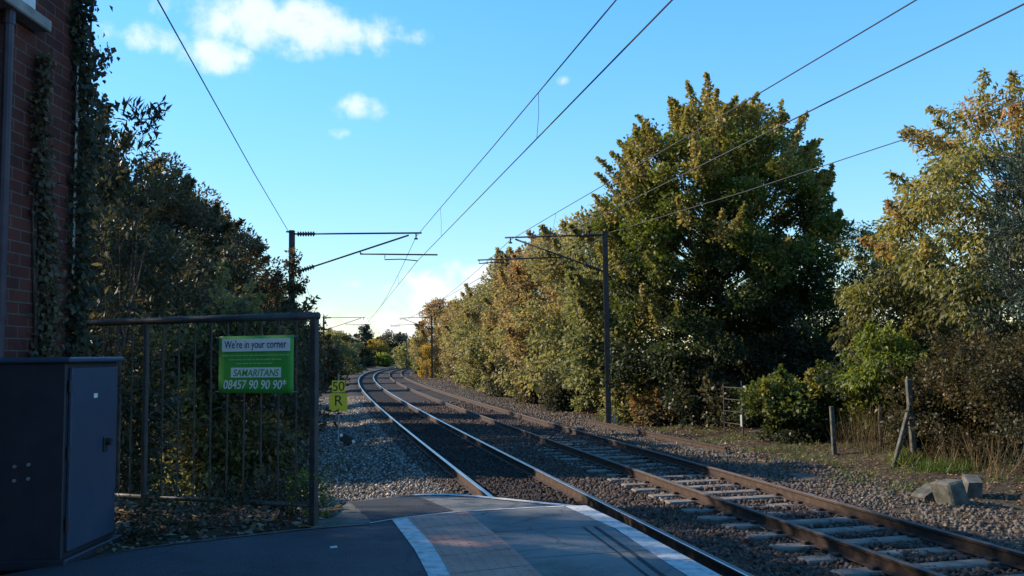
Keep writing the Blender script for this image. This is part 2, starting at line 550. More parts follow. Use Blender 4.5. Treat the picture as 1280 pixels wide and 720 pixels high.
def bed_z(d):
    """height of the ballast surface across the tracks"""
    d = np.asarray(d, float)
    z = np.full(d.shape, -0.195)
    z = np.where(d < -.75, -.195 - (-.75 - d) * .28, z)
    z = np.where(d > 5.35, -.195 - (d - 5.35) * .35, z)
    return z


# ------------------------------------------------------------------ ground
def soil_mat():
    m, nt, b = principled('soil_and_leaf_mould', .95, 0, .2)
    v = math_node(nt, 'ADD', math_node(nt, 'MULTIPLY', noise(nt, .35, 8, .7), .6), math_node(nt, 'MULTIPLY', noise(nt, 9, 8, .75), .5))
    nt.links.new(ramp_node(nt, v, [(.36, (.026, .02, .014)), (.55, (.055, .042, .028)), (.72, (.10, .078, .052))]), b.inputs['Base Color'])
    bump(nt, b, noise(nt, 22, 8, .75), .9, .03)
    return m


def bed_mat():
    m, nt, b = principled('stained_ballast', .95, 0, .2)
    mx = nd(nt, 'ShaderNodeMix', data_type='RGBA')
    tc = nd(nt, 'ShaderNodeTexCoord')
    vo = nd(nt, 'ShaderNodeTexVoronoi'); vo.inputs['Scale'].default_value = 17
    nt.links.new(tc.outputs['Object'], vo.inputs['Vector'])
    w = nd(nt, 'ShaderNodeRGBToBW'); nt.links.new(vo.outputs['Color'], w.inputs[0])
    v = math_node(nt, 'ADD', math_node(nt, 'MULTIPLY', w.outputs[0], .55), math_node(nt, 'MULTIPLY', noise(nt, .8, 6, .7), .55))
    nt.links.new(ramp_node(nt, v, [(.25, (.016, .013, .012)), (.6, (.04, .032, .028)), (.9, (.085, .07, .06))]), mx.inputs[6])
    at_ = nd(nt, 'ShaderNodeAttribute', attribute_name='stain')
    nt.links.new(at_.outputs['Fac'], mx.inputs[0])
    mx.inputs[7].default_value = (.012, .011, .011, 1)
    nt.links.new(mx.outputs[2], b.inputs['Base Color'])
    bump(nt, b, vo.outputs['Distance'], 1.0, .04)
    return m


def warped_grid(name, ds, ys, zf, mat):
    D, Y = np.meshgrid(ds, ys)
    X = tx(Y, D)
    Z = zf(D, X, Y)
    v = np.stack([X, Y, Z], -1).reshape(-1, 3)
    n, m = len(ys), len(ds)
    i = np.arange(n - 1)[:, None] * m + np.arange(m - 1)[None]
    q = np.stack([i, i + 1, i + m + 1, i + m], -1).reshape(-1, 4)
    return np_mesh(name, v, q, mat, smooth=True)


ds = np.concatenate([[-4000, -1500, -600, -250, -120, -60, -35, -22], np.arange(-16, 20.1, .25), [24, 32, 45, 70, 120, 250, 600, 1500, 4000]])
ys = np.concatenate([[-60, -30, -15], np.arange(-8, 45, .3), np.arange(45, 120, 1.5), np.arange(120, 330, 6), [360, 420, 520, 700, 1000, 1600, 2600, 5000]])


def soil_z(D, X, Y):
    z = gz(X, Y)
    inside = (D > -1.25) & (D < 5.75)
    return np.where(inside, np.minimum(z, -.42), z)


tag(warped_grid('ground', ds, ys, soil_z, soil_mat()), kind='structure')
bd = np.concatenate([[-1.75, -1.4, -1.1, -.75, -.4], np.arange(0, 4.7, .36), [5.0, 5.35, 5.7, 6.0]])
by = np.concatenate([np.arange(-20, 60, .5), np.arange(60, 330, 3.0)])
bed = tag(warped_grid('track_ballast', bd, by, lambda D, X, Y: bed_z(D) + .018 * lump(X * 3, Y * 3), bed_mat()), kind='structure')
_a = bed.data.attributes.new('stain', 'FLOAT', 'POINT')
_D = np.tile(bd, len(by))
_a.data.foreach_set('value', (1 - np.clip((np.abs(_D - .72) - .72) / .2, 0, 1)).astype(np.float32))


# scattered stones: jittered little boxes, one mesh per kind of stone
def stones(name, X, Y, Z, size, mat, tint, seed):
    r = np.random.RandomState(seed)
    n = len(X)
    c = np.array([[-1, -1, -1], [1, -1, -1], [1, 1, -1], [-1, 1, -1], [-1, -1, 1], [1, -1, 1], [1, 1, 1], [-1, 1, 1]], float) * .5
    v = c[None] + r.uniform(-.22, .22, (n, 8, 3))
    v[:, 4:, :2] *= r.uniform(.45, .95, (n, 1, 2))
    v *= (size[:, None] * r.uniform(.65, 1.2, (n, 3)))[:, None, :]
    q = r.normal(size=(n, 4)); q[:, 1:3] *= .45
    q /= np.linalg.norm(q, axis=1, keepdims=True)
    w, x, y, z = q.T
    Rm = np.stack([1 - 2 * (y * y + z * z), 2 * (x * y - w * z), 2 * (x * z + w * y), 2 * (x * y + w * z), 1 - 2 * (x * x + z * z), 2 * (y * z - w * x), 2 * (x * z - w * y), 2 * (y * z + w * x), 1 - 2 * (x * x + y * y)], -1).reshape(n, 3, 3)
    v = np.einsum('nij,nkj->nki', Rm, v) + np.stack([X, Y, Z], -1)[:, None]
    f = np.array([[3, 2, 1, 0], [4, 5, 6, 7], [0, 1, 5, 4], [1, 2, 6, 5], [2, 3, 7, 6], [3, 0, 4, 7]])
    fq = (f[None] + (np.arange(n) * 8)[:, None, None]).reshape(-1, 4)
    return np_mesh(name, v.reshape(-1, 3), fq, mat, np.repeat(tint, 6))


r = np.random.RandomState(11)
n = 100000
Y = 4.5 + 40 * r.rand(n) ** 1.9
d = r.uniform(-.5, 6.0, n)
keep = np.ones(n, bool)
for rd in RAILS: keep &= np.abs(d - rd) > .06
fr = ((Y / .65) % 1)
keep &= ~((d > 2.6) & (d < 5.2) & ((fr < .2) | (fr > .8)) & (r.rand(n) < .82))
Y, d = Y[keep], d[keep]
X = tx(Y, d)
tag(stones('ballast_stones', X, Y, bed_z(d) + .012 + .018 * lump(X * 3, Y * 3), r.uniform(.024, .050, len(Y)) * (1 + Y / 55), MAT['stone'], np.where((d > 0) & (d < 1.44), .25, 1) * np.clip(r.beta(2, 3.2, len(Y)), 0, 1), 5),
    'loose brown ballast stones packed between and beside the rails', 'ballast', kind='stuff')
n = 52000
Y = 7.2 + 45 * r.rand(n) ** 1.7
d = -.1 - 6.2 * r.rand(n) ** 1.1
X = tx(Y, d)
tag(stones('gravel', X, Y, np.maximum(gz(X, Y), np.where(d > -1.7, bed_z(d) + .018 * lump(X * 3, Y * 3), -9)) + .008, r.uniform(.016, .042, n) * (1 + Y / 50), MAT['gravel'], r.beta(1.6, 2.6, n), 6),
    'pale grey gravel spread beyond the platform end beside the near rail', 'gravel', kind='stuff')
n = 12000
Y = 7 + 75 * r.rand(n) ** 1.6
d = 5.6 + 2.2 * r.rand(n) ** 1.3
X = tx(Y, d)
tag(stones('chippings', X, Y, gz(X, Y) + .006, r.uniform(.025, .055, n) * (1 + Y / 70), MAT['gravel'], r.beta(2, 4, n) * .4, 7),
    'grey stone chippings along the path right of the far track', 'chippings', kind='stuff')


# ------------------------------------------------------------------ leaves
def unit(v):
    return v / np.maximum(np.linalg.norm(v, axis=-1, keepdims=True), 1e-9)


def leaf_mesh(name, pos, axis, nrm, L, W, tint, mat, parent=None):
    n = len(pos)
    axis = unit(axis)
    nrm = unit(nrm - axis * (nrm * axis).sum(-1, keepdims=True) + 1e-6)
    side = np.cross(axis, nrm)
    L = np.broadcast_to(L, (n,))[:, None]; W = np.broadcast_to(W, (n,))[:, None]
    v = np.empty((n, 4, 3))
    v[:, 0] = pos
    v[:, 1] = pos + axis * L * .42 - side * W * .5 + nrm * W * .14
    v[:, 2] = pos + axis * L - nrm * L * .12
    v[:, 3] = pos + axis * L * .42 + side * W * .5 + nrm * W * .14
    q = np.arange(n * 4).reshape(n, 4)
    return np_mesh(name, v.reshape(-1, 3), q, mat, np.clip(tint, 0, 1), parent)


def tree(name, label, cat, loc, H, prof, R, n_leaves, leaf, mat, seed, group=None, n_clumps=70, clump=.75, shoots=10, shoot_len=1.3, droop=.0,
         trunk_r=.14, trunk_mat='bark', base_tint=.45, top_tint=.25, spread=.13, sq=(1, 1), aspect=.62, bare=0.0, limbs=26, clear=0.06, fill=.42, lumpy=.28, shoot_w=.20):
    """A thing: trunk with limbs, and a crown of leaf clumps spread through an uneven volume.
    prof: list of (height fraction, radius fraction)."""
    r = np.random.RandomState(seed)
    root = thing(name, label, cat, loc, 0, group)
    ph = np.array([p[0] for p in prof]); pr = np.array([p[1] for p in prof])
    # lumpy outline
    k = r.randint(2, 6, 5); pa = r.rand(5) * 6.28; kv = r.uniform(2, 9, 5)

    def rad(t, a):
        b = np.interp(t, ph, pr)
        l = sum(np.sin(k[i] * a + pa[i] + kv[i] * t) for i in range(5)) / 5
        return R * b * (1 + lumpy * l)
    tt = r.rand(n_clumps * 8) * (ph[-1] - ph[0]) + ph[0]
    w = np.interp(tt, ph, pr) + .05
    tt = tt[r.rand(len(tt)) < w / w.max()][:n_clumps]
    n_c = len(tt)
    aa = r.rand(n_c) * 6.283
    rho = np.clip(r.rand(n_c) ** fill, 0, 1)
    rr = rad(tt, aa) * rho * .92
    cc = np.stack([rr * np.cos(aa) * sq[0], rr * np.sin(aa) * sq[1], tt * H], -1)
    csize = clump * r.uniform(.55, 1.3, n_c)
    ctint = r.normal(0, spread, n_c)
    share = csize ** 2 * r.uniform(.5, 1.3, n_c)
    cnt = np.maximum(3, (share / share.sum() * n_leaves * .86)).astype(int)
    idx = np.repeat(np.arange(n_c), cnt)
    N = len(idx)
    dirs = unit(r.normal(size=(N, 3)))
    off = dirs * (r.rand(N, 1) ** .5) * csize[idx][:, None] * np.array([1.05, 1.05, .72])
    pos = cc[idx] + off
    core = np.array([0, 0, .45 * H])
    outward = unit(pos - core)
    axis = unit(outward * .55 + dirs * .5 + r.normal(size=(N, 3)) * .55 + np.array([0, 0, -droop]))
    nrm = unit(np.array([0, 0, .75]) + outward * .35 + r.normal(size=(N, 3)) * .55)
    if droop > .8:
        nrm = unit(outward * .7 + r.normal(size=(N, 3)) * .7)
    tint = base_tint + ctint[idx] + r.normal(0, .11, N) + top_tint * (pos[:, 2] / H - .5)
    P_, A_, N_, T_ = [pos], [axis], [nrm], [tint]
    mb = MB(); stalks = []
    # shoots that stand out of the outline
    ns = shoots
    if ns:
        per = int(n_leaves * .14 / ns)
        t0 = np.clip(r.beta(4, 1.6, ns), 0, .97) * (ph[-1] - ph[0]) + ph[0]
        a0 = r.rand(ns) * 6.283
        for i in range(ns):
            b = rad(t0[i], a0[i]) * .85
            p0 = np.array([b * math.cos(a0[i]) * sq[0], b * math.sin(a0[i]) * sq[1], t0[i] * H])
            dirv = unit(np.array([math.cos(a0[i]) * .45, math.sin(a0[i]) * .45, .75 - droop * .5]) + r.normal(size=3) * .2)
            ln = shoot_len * r.uniform(.5, 1.25)
            s = r.rand(per)
            pp = p0 + dirv * (s * ln)[:, None] + r.normal(size=(per, 3)) * (shoot_w * (1.05 - s))[:, None] * min(1, shoot_len)
            P_.append(pp)
            A_.append(unit(dirv * .5 + r.normal(size=(per, 3)) * .8 + np.array([0, 0, -droop])))
            N_.append(unit(r.normal(size=(per, 3)) + np.array([0, 0, .5])))
            T_.append(np.full(per, base_tint + top_tint * .5 + r.normal(0, spread)) + r.normal(0, .1, per))
            stalks.append((p0, p0 + dirv * ln))
    pos = np.concatenate(P_); axis = np.concatenate(A_); nrm = np.concatenate(N_); tint = np.concatenate(T_)
    ok = pos[:, 2] > clear
    pos, axis, nrm, tint = pos[ok], axis[ok], nrm[ok], tint[ok]
    sz = leaf * r.uniform(.6, 1.3, len(pos))
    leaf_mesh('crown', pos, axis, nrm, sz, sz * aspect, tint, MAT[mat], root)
    # trunk and limbs
    top = np.array([r.normal(0, .03 * H), r.normal(0, .03 * H), H * .72])
    tp = [np.array([0, 0, -.15]), np.array([r.normal(0, .02 * H), r.normal(0, .02 * H), H * .25]), np.array([r.normal(0, .03 * H), r.normal(0, .03 * H), H * .5]), top]
    mb.tube(tp, [trunk_r * 1.25, trunk_r, trunk_r * .65, trunk_r * .25], 8)
    for p0, p1 in stalks:
        f = np.clip((p0[2] / H) * .7 - .05, .05, .70) * H
        s = np.array([np.interp(f, [p[2] for p in tp], [p[j] for p in tp]) for j in range(2)] + [f])
        mb.tube([s, s * .4 + p0 * .6 - np.array([0, 0, .03 * H]), p0, p1], [trunk_r * .14, trunk_r * .1, trunk_r * .07, .003], 4)
    for i in r.permutation(n_c)[:limbs]:
        e = cc[i]
        f = np.clip((e[2] / H) * .75 - .08, .06, .68)
        s = np.array([np.interp(f * H, [p[2] for p in tp], [p[j] for p in tp]) for j in range(2)] + [f * H])
        mid = (s + e) / 2 + r.normal(size=3) * .12 * np.linalg.norm(e - s) * np.array([1, 1, .4]) + np.array([0, 0, -.05])
        r0 = trunk_r * .38 * (1.1 - f)
        mb.tube([s, mid, e], [r0, r0 * .6, r0 * .18], 5, cap=False)
        for _ in range(3):
            g = e + unit(r.normal(size=3)) * csize[i] * .9
            mb.tube([mid * .3 + e * .7, (mid * .15 + e * .45 + g * .4), g], [r0 * .3, r0 * .2, .003], 4, cap=False)
    mb.build('trunk', MAT[trunk_mat], root)
    return root


FULL = [(.03, .62), (.18, .88), (.4, 1.0), (.62, .95), (.8, .75), (.92, .45), (.99, .18)]
HEDGE = [(.0, .75), (.15, .95), (.4, 1.0), (.65, .95), (.85, .72), (.96, .4), (1.0, .2)]
ROUND = [(.12, .45), (.28, .85), (.5, 1.0), (.72, .92), (.88, .62), (.98, .25)]
BUSH = [(.0, .8), (.3, 1.0), (.6, .9), (.85, .6), (.98, .25)]
CONE = [(.06, .95), (.3, .85), (.6, .55), (.85, .25), (1.0, .04)]


def height_for(px, py_top, Y, X=None):
    """height of something whose top the photo shows at py_top"""
    p = DP(px, py_top, Y)
    return p.z - gzf(p.x, Y)


def at(px, Y):
    p = DP(px, 448, Y)
    return (p.x, Y, gzf(p.x, Y) - .03)

# ------------------------------------------------------------------ platform
PZ = 0.98


def prism(name, pts, z0, z1, mat, parent=None):
    mb = MB(); n = len(pts)
    a = sum(pts[i][0] * pts[(i + 1) % n][1] - pts[(i + 1) % n][0] * pts[i][1] for i in range(n))
    if a < 0: pts = list(reversed(pts))
    vs = [(p[0], p[1], z0) for p in pts] + [(p[0], p[1], z1) for p in pts]
    fs = [tuple(reversed(range(n))), tuple(range(n, 2 * n))] + [(i, (i + 1) % n, n + (i + 1) % n, n + i) for i in range(n)]
    mb.quad_faces(vs, fs)
    return mb.build(name, mat, parent)


def gpl(pix, z=PZ):
    return [GP(a, b, z) for a, b in pix]


def back(line, y=-14.0):
    """carry a line of the platform on behind the camera, parallel to the track"""
    p = line[-1]
    return list(line) + [Vector((p.x + (-.2275) * (y - p.y) * .96, y, p.z))]


kerb = gpl([(120, 697), (179, 684), (381, 661), (464, 654), (490, 649), (572, 640), (640, 636), (706, 633)])
edge = back(gpl([(732, 632.5), (790, 660), (840, 687), (900, 720)]))
cop_in = back(gpl([(706, 633.5), (765, 659), (812, 690), (855, 720)]))
tac_r = back(gpl([(584, 640.5), (640, 685), (677, 720)]))
tac_l = back(gpl([(509, 647.5), (542, 682), (563, 720)]))
lin_l = back(gpl([(490, 650), (520, 690), (535, 720)]))
plat_poly = [(-9.5, -14), (-9.5, 4.2), (-3.3, 4.2)] + [(p.x, p.y) for p in kerb] + [(p.x, p.y) for p in edge]
platform = tag(prism('platform', plat_poly, -.6, PZ, MAT['asphalt']), kind='structure')


def strip(mb, a, b, z, gap=0.0, step=None):
    """quads between two lines, cut into pieces of a length where step is given"""
    def resample(l, n):
        l = np.array([[p.x, p.y] for p in l]); s = np.concatenate([[0], np.cumsum(np.linalg.norm(np.diff(l, axis=0), axis=1))])
        t = np.linspace(0, s[-1], n)
        return np.stack([np.interp(t, s, l[:, 0]), np.interp(t, s, l[:, 1])], -1)
    L = sum((a[i + 1] - a[i]).length for i in range(len(a) - 1))
    n = int(L / (step or .25)) + 1
    A = resample(a, n); B = resample(b, n)
    g = gap / (L / (n - 1))
    out = []
    for i in range(n - 1):
        a0 = A[i] + (A[i + 1] - A[i]) * g; a1 = A[i + 1] - (A[i + 1] - A[i]) * g
        b0 = B[i] + (B[i + 1] - B[i]) * g; b1 = B[i + 1] - (B[i + 1] - B[i]) * g
        mb.quad_faces([(*a0, z), (*b0, z), (*b1, z), (*a1, z)], [(0, 1, 2, 3)])
        out.append((a0, b0, b1, a1))
    return out


m = MB(); strip(m, lin_l, tac_l, PZ + .004); m.build('painted_line', MAT['worn_white'], platform)
m = MB(); strip(m, tac_r, cop_in, PZ + .004, gap=.004, step=.76); m.build('paving_slabs', MAT['slab'], platform)
m = MB(); strip(m, cop_in, edge, PZ + .006, gap=.003, step=.9); m.build('edge_line', MAT['worn_white'], platform)
m = MB()
for a0, b0, b1, a1 in strip(m, tac_l, tac_r, PZ + .005, gap=.004, step=.42)[:16]:
    for u in range(7):                                   # worn raised blisters
        for v in range(6):
            s_, t_ = (u + .5) / 7, (v + .5) / 6
            c = (a0 * (1 - s_) + b0 * s_) * (1 - t_) + (a1 * (1 - s_) + b1 * s_) * t_
            vs = [(c[0] + .013 * math.cos(k * math.pi / 3), c[1] + .013 * math.sin(k * math.pi / 3), PZ + .0049) for k in range(6)]
            vs += [(c[0] + .008 * math.cos(k * math.pi / 3), c[1] + .008 * math.sin(k * math.pi / 3), PZ + .0085) for k in range(6)]
            m.quad_faces(vs, [(k, (k + 1) % 6, 6 + (k + 1) % 6, 6 + k) for k in range(6)] + [tuple(range(6, 12))])
m.build('tactile_paving', MAT['tactile'], platform)
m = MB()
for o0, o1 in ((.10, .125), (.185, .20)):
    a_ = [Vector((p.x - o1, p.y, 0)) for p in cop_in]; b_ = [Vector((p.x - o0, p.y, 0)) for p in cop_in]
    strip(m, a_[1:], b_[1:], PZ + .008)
m.build('dark_lines', MAT['asphalt_patch'], platform)  # two thin dark lines running alongside the coping
# end kerb
kin = [Vector((p.x, p.y - .03, 0)) for p in kerb]; kout = [Vector((p.x, p.y + .03, 0)) for p in kerb]
m = MB(); strip(m, kerb[3:], [Vector((p.x - .01, p.y - .035, 0)) for p in kerb[3:]], PZ + .007); m.build('end_kerb', MAT['worn_white'], platform)
m = MB(); strip(m, kerb[:4], [Vector((p.x - .02, p.y - .06, 0)) for p in kerb[:4]], PZ + .005); m.build('edging', MAT['old_concrete'], platform)

# the asphalt beyond the kerb, and the ramp that falls to the ballast
BZ = PZ - .03
e1 = gpl([(385, 662), (437, 627), (520, 617.5), (572, 617), (614, 621), (732, 633)], BZ)
end_poly = [(p.x, p.y) for p in e1] + [(p.x, p.y + .004) for p in reversed(kerb[2:])]
ramp = tag(prism('platform_ramp', end_poly, -.6, BZ, MAT['asphalt_old']), kind='structure')
m = MB(); q = gpl([(437, 627.5), (518, 618.5), (566, 638), (491, 647), (466, 652)], BZ + .004)
m.quad_faces(q, [(0, 1, 2, 3, 4)]); m.build('asphalt_patch', MAT['asphalt_patch'], ramp)
m = MB(); q = gpl([(392, 650), (436, 628.5), (463, 652.5), (392, 659.5)], BZ + .004)
m.quad_faces(q, [(0, 1, 2, 3)]); m.build('concrete_patch', MAT['old_concrete'], ramp)
m = MB(); c0 = gpl([(520, 617.5), (572, 617), (614, 621), (732, 633)], BZ + .005)
strip(m, c0, [Vector((p.x - .02, p.y - .07, 0)) for p in c0], BZ + .006); m.build('ramp_edge_line', MAT['worn_white'], ramp)
p0, p1, p2 = e1[1], e1[3], e1[4]
m = MB()
m.quad_faces([(p0.x, p0.y - .01, BZ - .03), (p2.x, p2.y - .01, BZ - .03), (p2.x - 1.0, p2.y + 4.0, -.3), (p0.x - 1.0, p0.y + 4.0, -.3),
              (p0.x, p0.y - .01, -.6), (p2.x, p2.y - .01, -.6), (p2.x - 1.0, p2.y + 4.0, -.6), (p0.x - 1.0, p0.y + 4.0, -.6)],
             [(0, 1, 2, 3), (1, 0, 4, 5), (2, 1, 5, 6), (3, 2, 6, 7), (0, 3, 7, 4)])
m.build('ramp_slope', MAT['asphalt_old'], ramp)
m = MB()                                                  # a small pale scrap of paint on the asphalt
q = gpl([(412, 683), (421, 682), (422, 684.5), (413, 685.5)], PZ + .004); m.quad_faces(q, [(0, 1, 2, 3)]); m.build('paint_scrap', MAT['worn_white'], platform)

# soil behind the kerb that falls away to the ground
xs = np.arange(-9.5, -1.0, .12); yv = np.arange(4.3, 10.2, .12)
VX, VY = np.meshgrid(xs, yv)
kx = np.array([p.x for p in kerb]); ky = np.array([p.y for p in kerb])


def verge_z(X, Y):
    t = np.clip((Y - 6.9 - .25 * np.clip(-X - 1.4, 0, 2)) / 2.4, 0, 1)
    z = (PZ - .02) * (1 - t) + (gz(X, Y) - .06) * t
    z = z + .03 * lump(X * 3, Y * 3) * np.clip(Y - np.interp(X, kx, ky) - .05, 0, .3) / .3
    return np.where(Y < np.interp(X, kx, ky) + .04, PZ - .12, z)


VZ = verge_z(VX, VY)
nn, mm = VX.shape
i = np.arange(nn - 1)[:, None] * mm + np.arange(mm - 1)[None]
ex = e1[0].x
q = np.stack([i, i + 1, i + mm + 1, i + mm], -1).reshape(-1, 4)
fx = VX.reshape(-1)[q].mean(1); fy = VY.reshape(-1)[q].mean(1)
q = q[(fx < e1[0].x - .0) | (fx < e1[0].x + (fy - e1[0].y) * (e1[1].x - e1[0].x) / (e1[1].y - e1[0].y))]
tag(np_mesh('verge', np.stack([VX, VY, VZ], -1).reshape(-1, 3), q, bpy.data.materials['soil_and_leaf_mould'], smooth=True), kind='structure')


def floor_z(x, y):
    """ground, or the verge where that is higher"""
    if -9.5 < x < -1.1 and 4.3 < y < 10.1:
        return max(float(verge_z(np.float64(x), np.float64(y))), gzf(x, y))
    return gzf(x, y)


# ------------------------------------------------------------------ station building
WX, WY = -3.1, 6.2
bld = thing('brick_building', 'red brick station building at the platform edge, creeper climbing its wall', 'building', (WX, WY, PZ))
m = MB()
HT, D0, D1 = 6.6, -18.0, -6.2
m.quad_faces([(0, D0, -.0), (0, 0, 0), (0, 0, HT), (0, D0, HT)], [(0, 1, 2, 3)], 0)
m.quad_faces([(0, 0, -1.3), (D1, 0, -1.3), (D1, 0, HT), (D1 / 2, 0, HT + 2.6), (0, 0, HT)], [(0, 1, 2, 3, 4)], 1)
m.quad_faces([(0, D0, -.0), (D1, D0, 0), (D1, D0, HT), (D1 / 2, D0, HT + 2.6), (0, D0, HT)], [(4, 3, 2, 1, 0)], 1)
m.quad_faces([(D1, D0, -.6), (D1, 0, -.6), (D1, 0, HT), (D1, D0, HT)], [(3, 2, 1, 0)], 0)
m.build('wall', [MAT['brick_side'], MAT['brick_end']], bld)
m = MB()
for sx in (0, 1):
    xa, xb = (.35, D1 / 2) if sx == 0 else (D1 - .35, D1 / 2)
    za, zb = HT - .29, HT + 2.6
    m.quad_faces([(xa, D0 - .3, za), (xa, .3, za), (xb, .3, zb), (xb, D0 - .3, zb), (xa, D0 - .3, za + .1), (xa, .3, za + .1), (xb, .3, zb + .1), (xb, D0 - .3, zb + .1)],
                 [(3, 2, 1, 0), (4, 5, 6, 7), (0, 1, 5, 4), (1, 2, 6, 5), (2, 3, 7, 6), (3, 0, 4, 7)])
m.build('roof', noisy('dark_slate', [(.3, (.05, .052, .06)), (.7, (.10, .10, .11))], 6, .7), bld)
# window whose sill end shows at the top of the picture
_d = ray(65, 41); _t = (WX + .11) / _d[0]; s1 = Vector((WX, _d[1] * _t, CAM_H + _d[2] * _t))
wz = s1.z - PZ; wy1 = s1.y - WY
m = MB(); m.box((.002, wy1 - 1.35, wz + .08), (.03, wy1 - .06, wz + 1.75)); win = m.build('window', MAT['white'], bld)
m = MB(); m.box((.0305, wy1 - 1.25, wz + .18), (.034, wy1 - .72, wz + 1.65)); m.box((.0305, wy1 - .68, wz + .18), (.034, wy1 - .16, wz + 1.65))
g_, gnt, gb = principled('dark_window_glass', .08, 0, .6); gb.inputs['Base Color'].default_value = (.02, .025, .03, 1)
m.build('pane', g_, win)
m = MB(); m.box((.001, wy1 - 1.42, wz), (.11, wy1, wz + .078), bev=.008); m.build('sill', MAT['concrete'], win)
pp = DP(7, 200, 5.33)
m = MB(); m.tube([(.05, -.97, 0), (.05, -.97, HT - .2)], .03, 10)
for zz in (1.4, 3.2, 5.0): m.tube([(.05, -.97, zz), (.05, -.97, zz + .08)], .036, 10)
m.build('downpipe', noisy('purple_black_pipe_paint', [(.3, (.03, .022, .035)), (.7, (.06, .045, .06))], 6, .5, bs=0), bld)
m = MB(); m.tube([(.022, -.06, 1.75), (.022, -.06, 3.2), (.024, -.055, HT - .2)], .011, 6); m.build('conduit', MAT['grey_steel'], bld)


def creeper(name, label, cat, pts, nrm, L, tint, mat, stems, smat='bark', aspect=.8):
    o = thing(name, label, cat, tuple(pts[pts[:, 2].argmin()]))
    org = np.array(o.location)
    r = np.random.RandomState(len(pts))
    n = len(pts)
    ax = unit(np.array([0, 0, -.7]) + r.normal(size=(n, 3)) * .6)
    sz = L * r.uniform(.6, 1.35, n)
    leaf_mesh('foliage', pts - org, ax, unit(nrm + r.normal(size=(n, 3)) * .45), sz, sz * aspect, tint + r.normal(0, .16, n), MAT[mat], o)
    mb = MB()
    for s in stems: mb.tube([Vector(p) - Vector(org) for p in s], [.012 - .008 * k / len(s) for k in range(len(s))], 5)
    mb.build('stems', MAT[smat], o)
    return o


r = np.random.RandomState(21)
# dry creeper on the wall face: a band that widens downwards
zt, zb = 4.15, 1.9
n = 2300
z = zb + (zt - zb) * r.rand(n) ** 1.35
f = (zt - z) / (zt - zb)
yc = 5.66 + .10 * f + .06 * np.sin(z * 3)
yy = yc + r.normal(size=n) * (.022 + .06 * f)
pts = np.stack([WX + .02 + .07 * r.rand(n), np.minimum(yy, 6.15), z], -1)
stems = [[(WX + .015, 5.72 + .03 * k + .04 * math.sin(q * 1.3 + k), 1.0 + q * .42) for q in range(7)] for k in range(-2, 3)]
creeper('wall_creeper', 'withered brown creeper on the brick wall above the grey cabinet', 'climber', pts, np.array([1., 0, .2]), .040, .30, 'leaf_brown', stems)
# ivy on the corner, with sprays standing out
n = 4600
z = 1.0 + 5.9 * r.rand(n)
wob = .05 * np.sin(z * 2.3) + .04 * np.sin(z * 5.1 + 1)
a = r.rand(n)
bulge = .02 + .03 * np.sin(z * 1.7 + 2) + .10 * np.clip((2.9 - z) / 1.5, 0, 1)
yy = WY - .13 + (.13 + bulge + wob) * a ** .8 + r.normal(0, .03, n)
xx = WX + r.normal(.02, .05, n) + .03
pts = np.stack([xx, yy, z], -1)
sp = []
for k in range(16):
    z0 = r.uniform(2.2, 6.6); p0 = np.array([WX + r.uniform(0, .1), WY + .12, z0]); dv = unit(np.array([r.uniform(-.1, .5), .8, r.uniform(-.3, .5)])); ln = r.uniform(.08, .24)
    s = r.rand(34, 1); sp.append(p0 + dv * s * ln + r.normal(size=(34, 3)) * .035)
pts = np.concatenate([pts] + sp)
stems = [[(WX + .02 + .015 * k, WY + .03 * k + .03 * math.sin(q + k), 1.0 + q * .85) for q in range(8)] for k in range(3)]
creeper('ivy', 'dark ivy thick on the far corner of the brick building', 'climber', pts, np.array([.8, -.5, .3]), .046, .28, 'leaf_dark', stems)

# ------------------------------------------------------------------ equipment cabinet
c0 = GP(95, 705, PZ); c1 = GP(147, 675, PZ)
cx1 = (c0.x + c1.x) / 2 - .035; cy0 = c0.y; cy1 = max(c1.y, cy0 + .55); ch = DP(90, 447, cy0).z - PZ
cw = .70
cab = thing('equipment_cabinet', 'grey blue metal trackside cabinet against the brick wall, door facing the line', 'cabinet', (cx1, cy0, PZ))
m = MB(); m.box((-cw, 0, .0), (-.022, cy1 - cy0, ch - .03), bev=.006); m.build('body', MAT['cab_dark'], cab)
m = MB(); m.box((-cw - .02, -.03, ch - .03), (.018, cy1 - cy0 + .03, ch + .004), bev=.01); m.build('lid', MAT['cabinet'], cab)
m = MB(); m.box((-.0215, .035, .06), (.0, cy1 - cy0 - .03, ch - .06), bev=.005); door = m.build('door', MAT['cabinet'], cab)
m = MB(); m.box((.0, cy1 - cy0 - .22, ch * .50), (.012, cy1 - cy0 - .18, ch * .50 + .09), bev=.004)
m.tube([(.012, cy1 - cy0 - .195, ch * .5 + .06), (.04, cy1 - cy0 - .195, ch * .5 + .06)], .022, 10); m.build('handle', MAT['black'], door)
m = MB(); m.box((.0, .30, ch * .79), (.002, .345, ch * .79 + .026)); m.build('label_plate', MAT['white'], door)
for zz in (.18, ch * .5, ch - .2):
    m = MB(); m.tube([(-.008, .028, zz), (-.008, .028, zz + .07)], .011, 8); m.build('hinge', MAT['cab_dark'], door)
for dx, dz in ((-.30, .47), (-.22, .48), (-.30, .55), (-.22, .56)):
    m = MB(); m.tube([(dx, -.008, dz), (dx, .002, dz)], .010, 8); m.build('bolt', MAT['grey_steel'], cab)
m = MB(); m.box((-cw - .03, -.04, -.03), (.02, cy1 - cy0 + .04, .03), bev=.008); m.build('plinth', MAT['cab_dark'], cab)

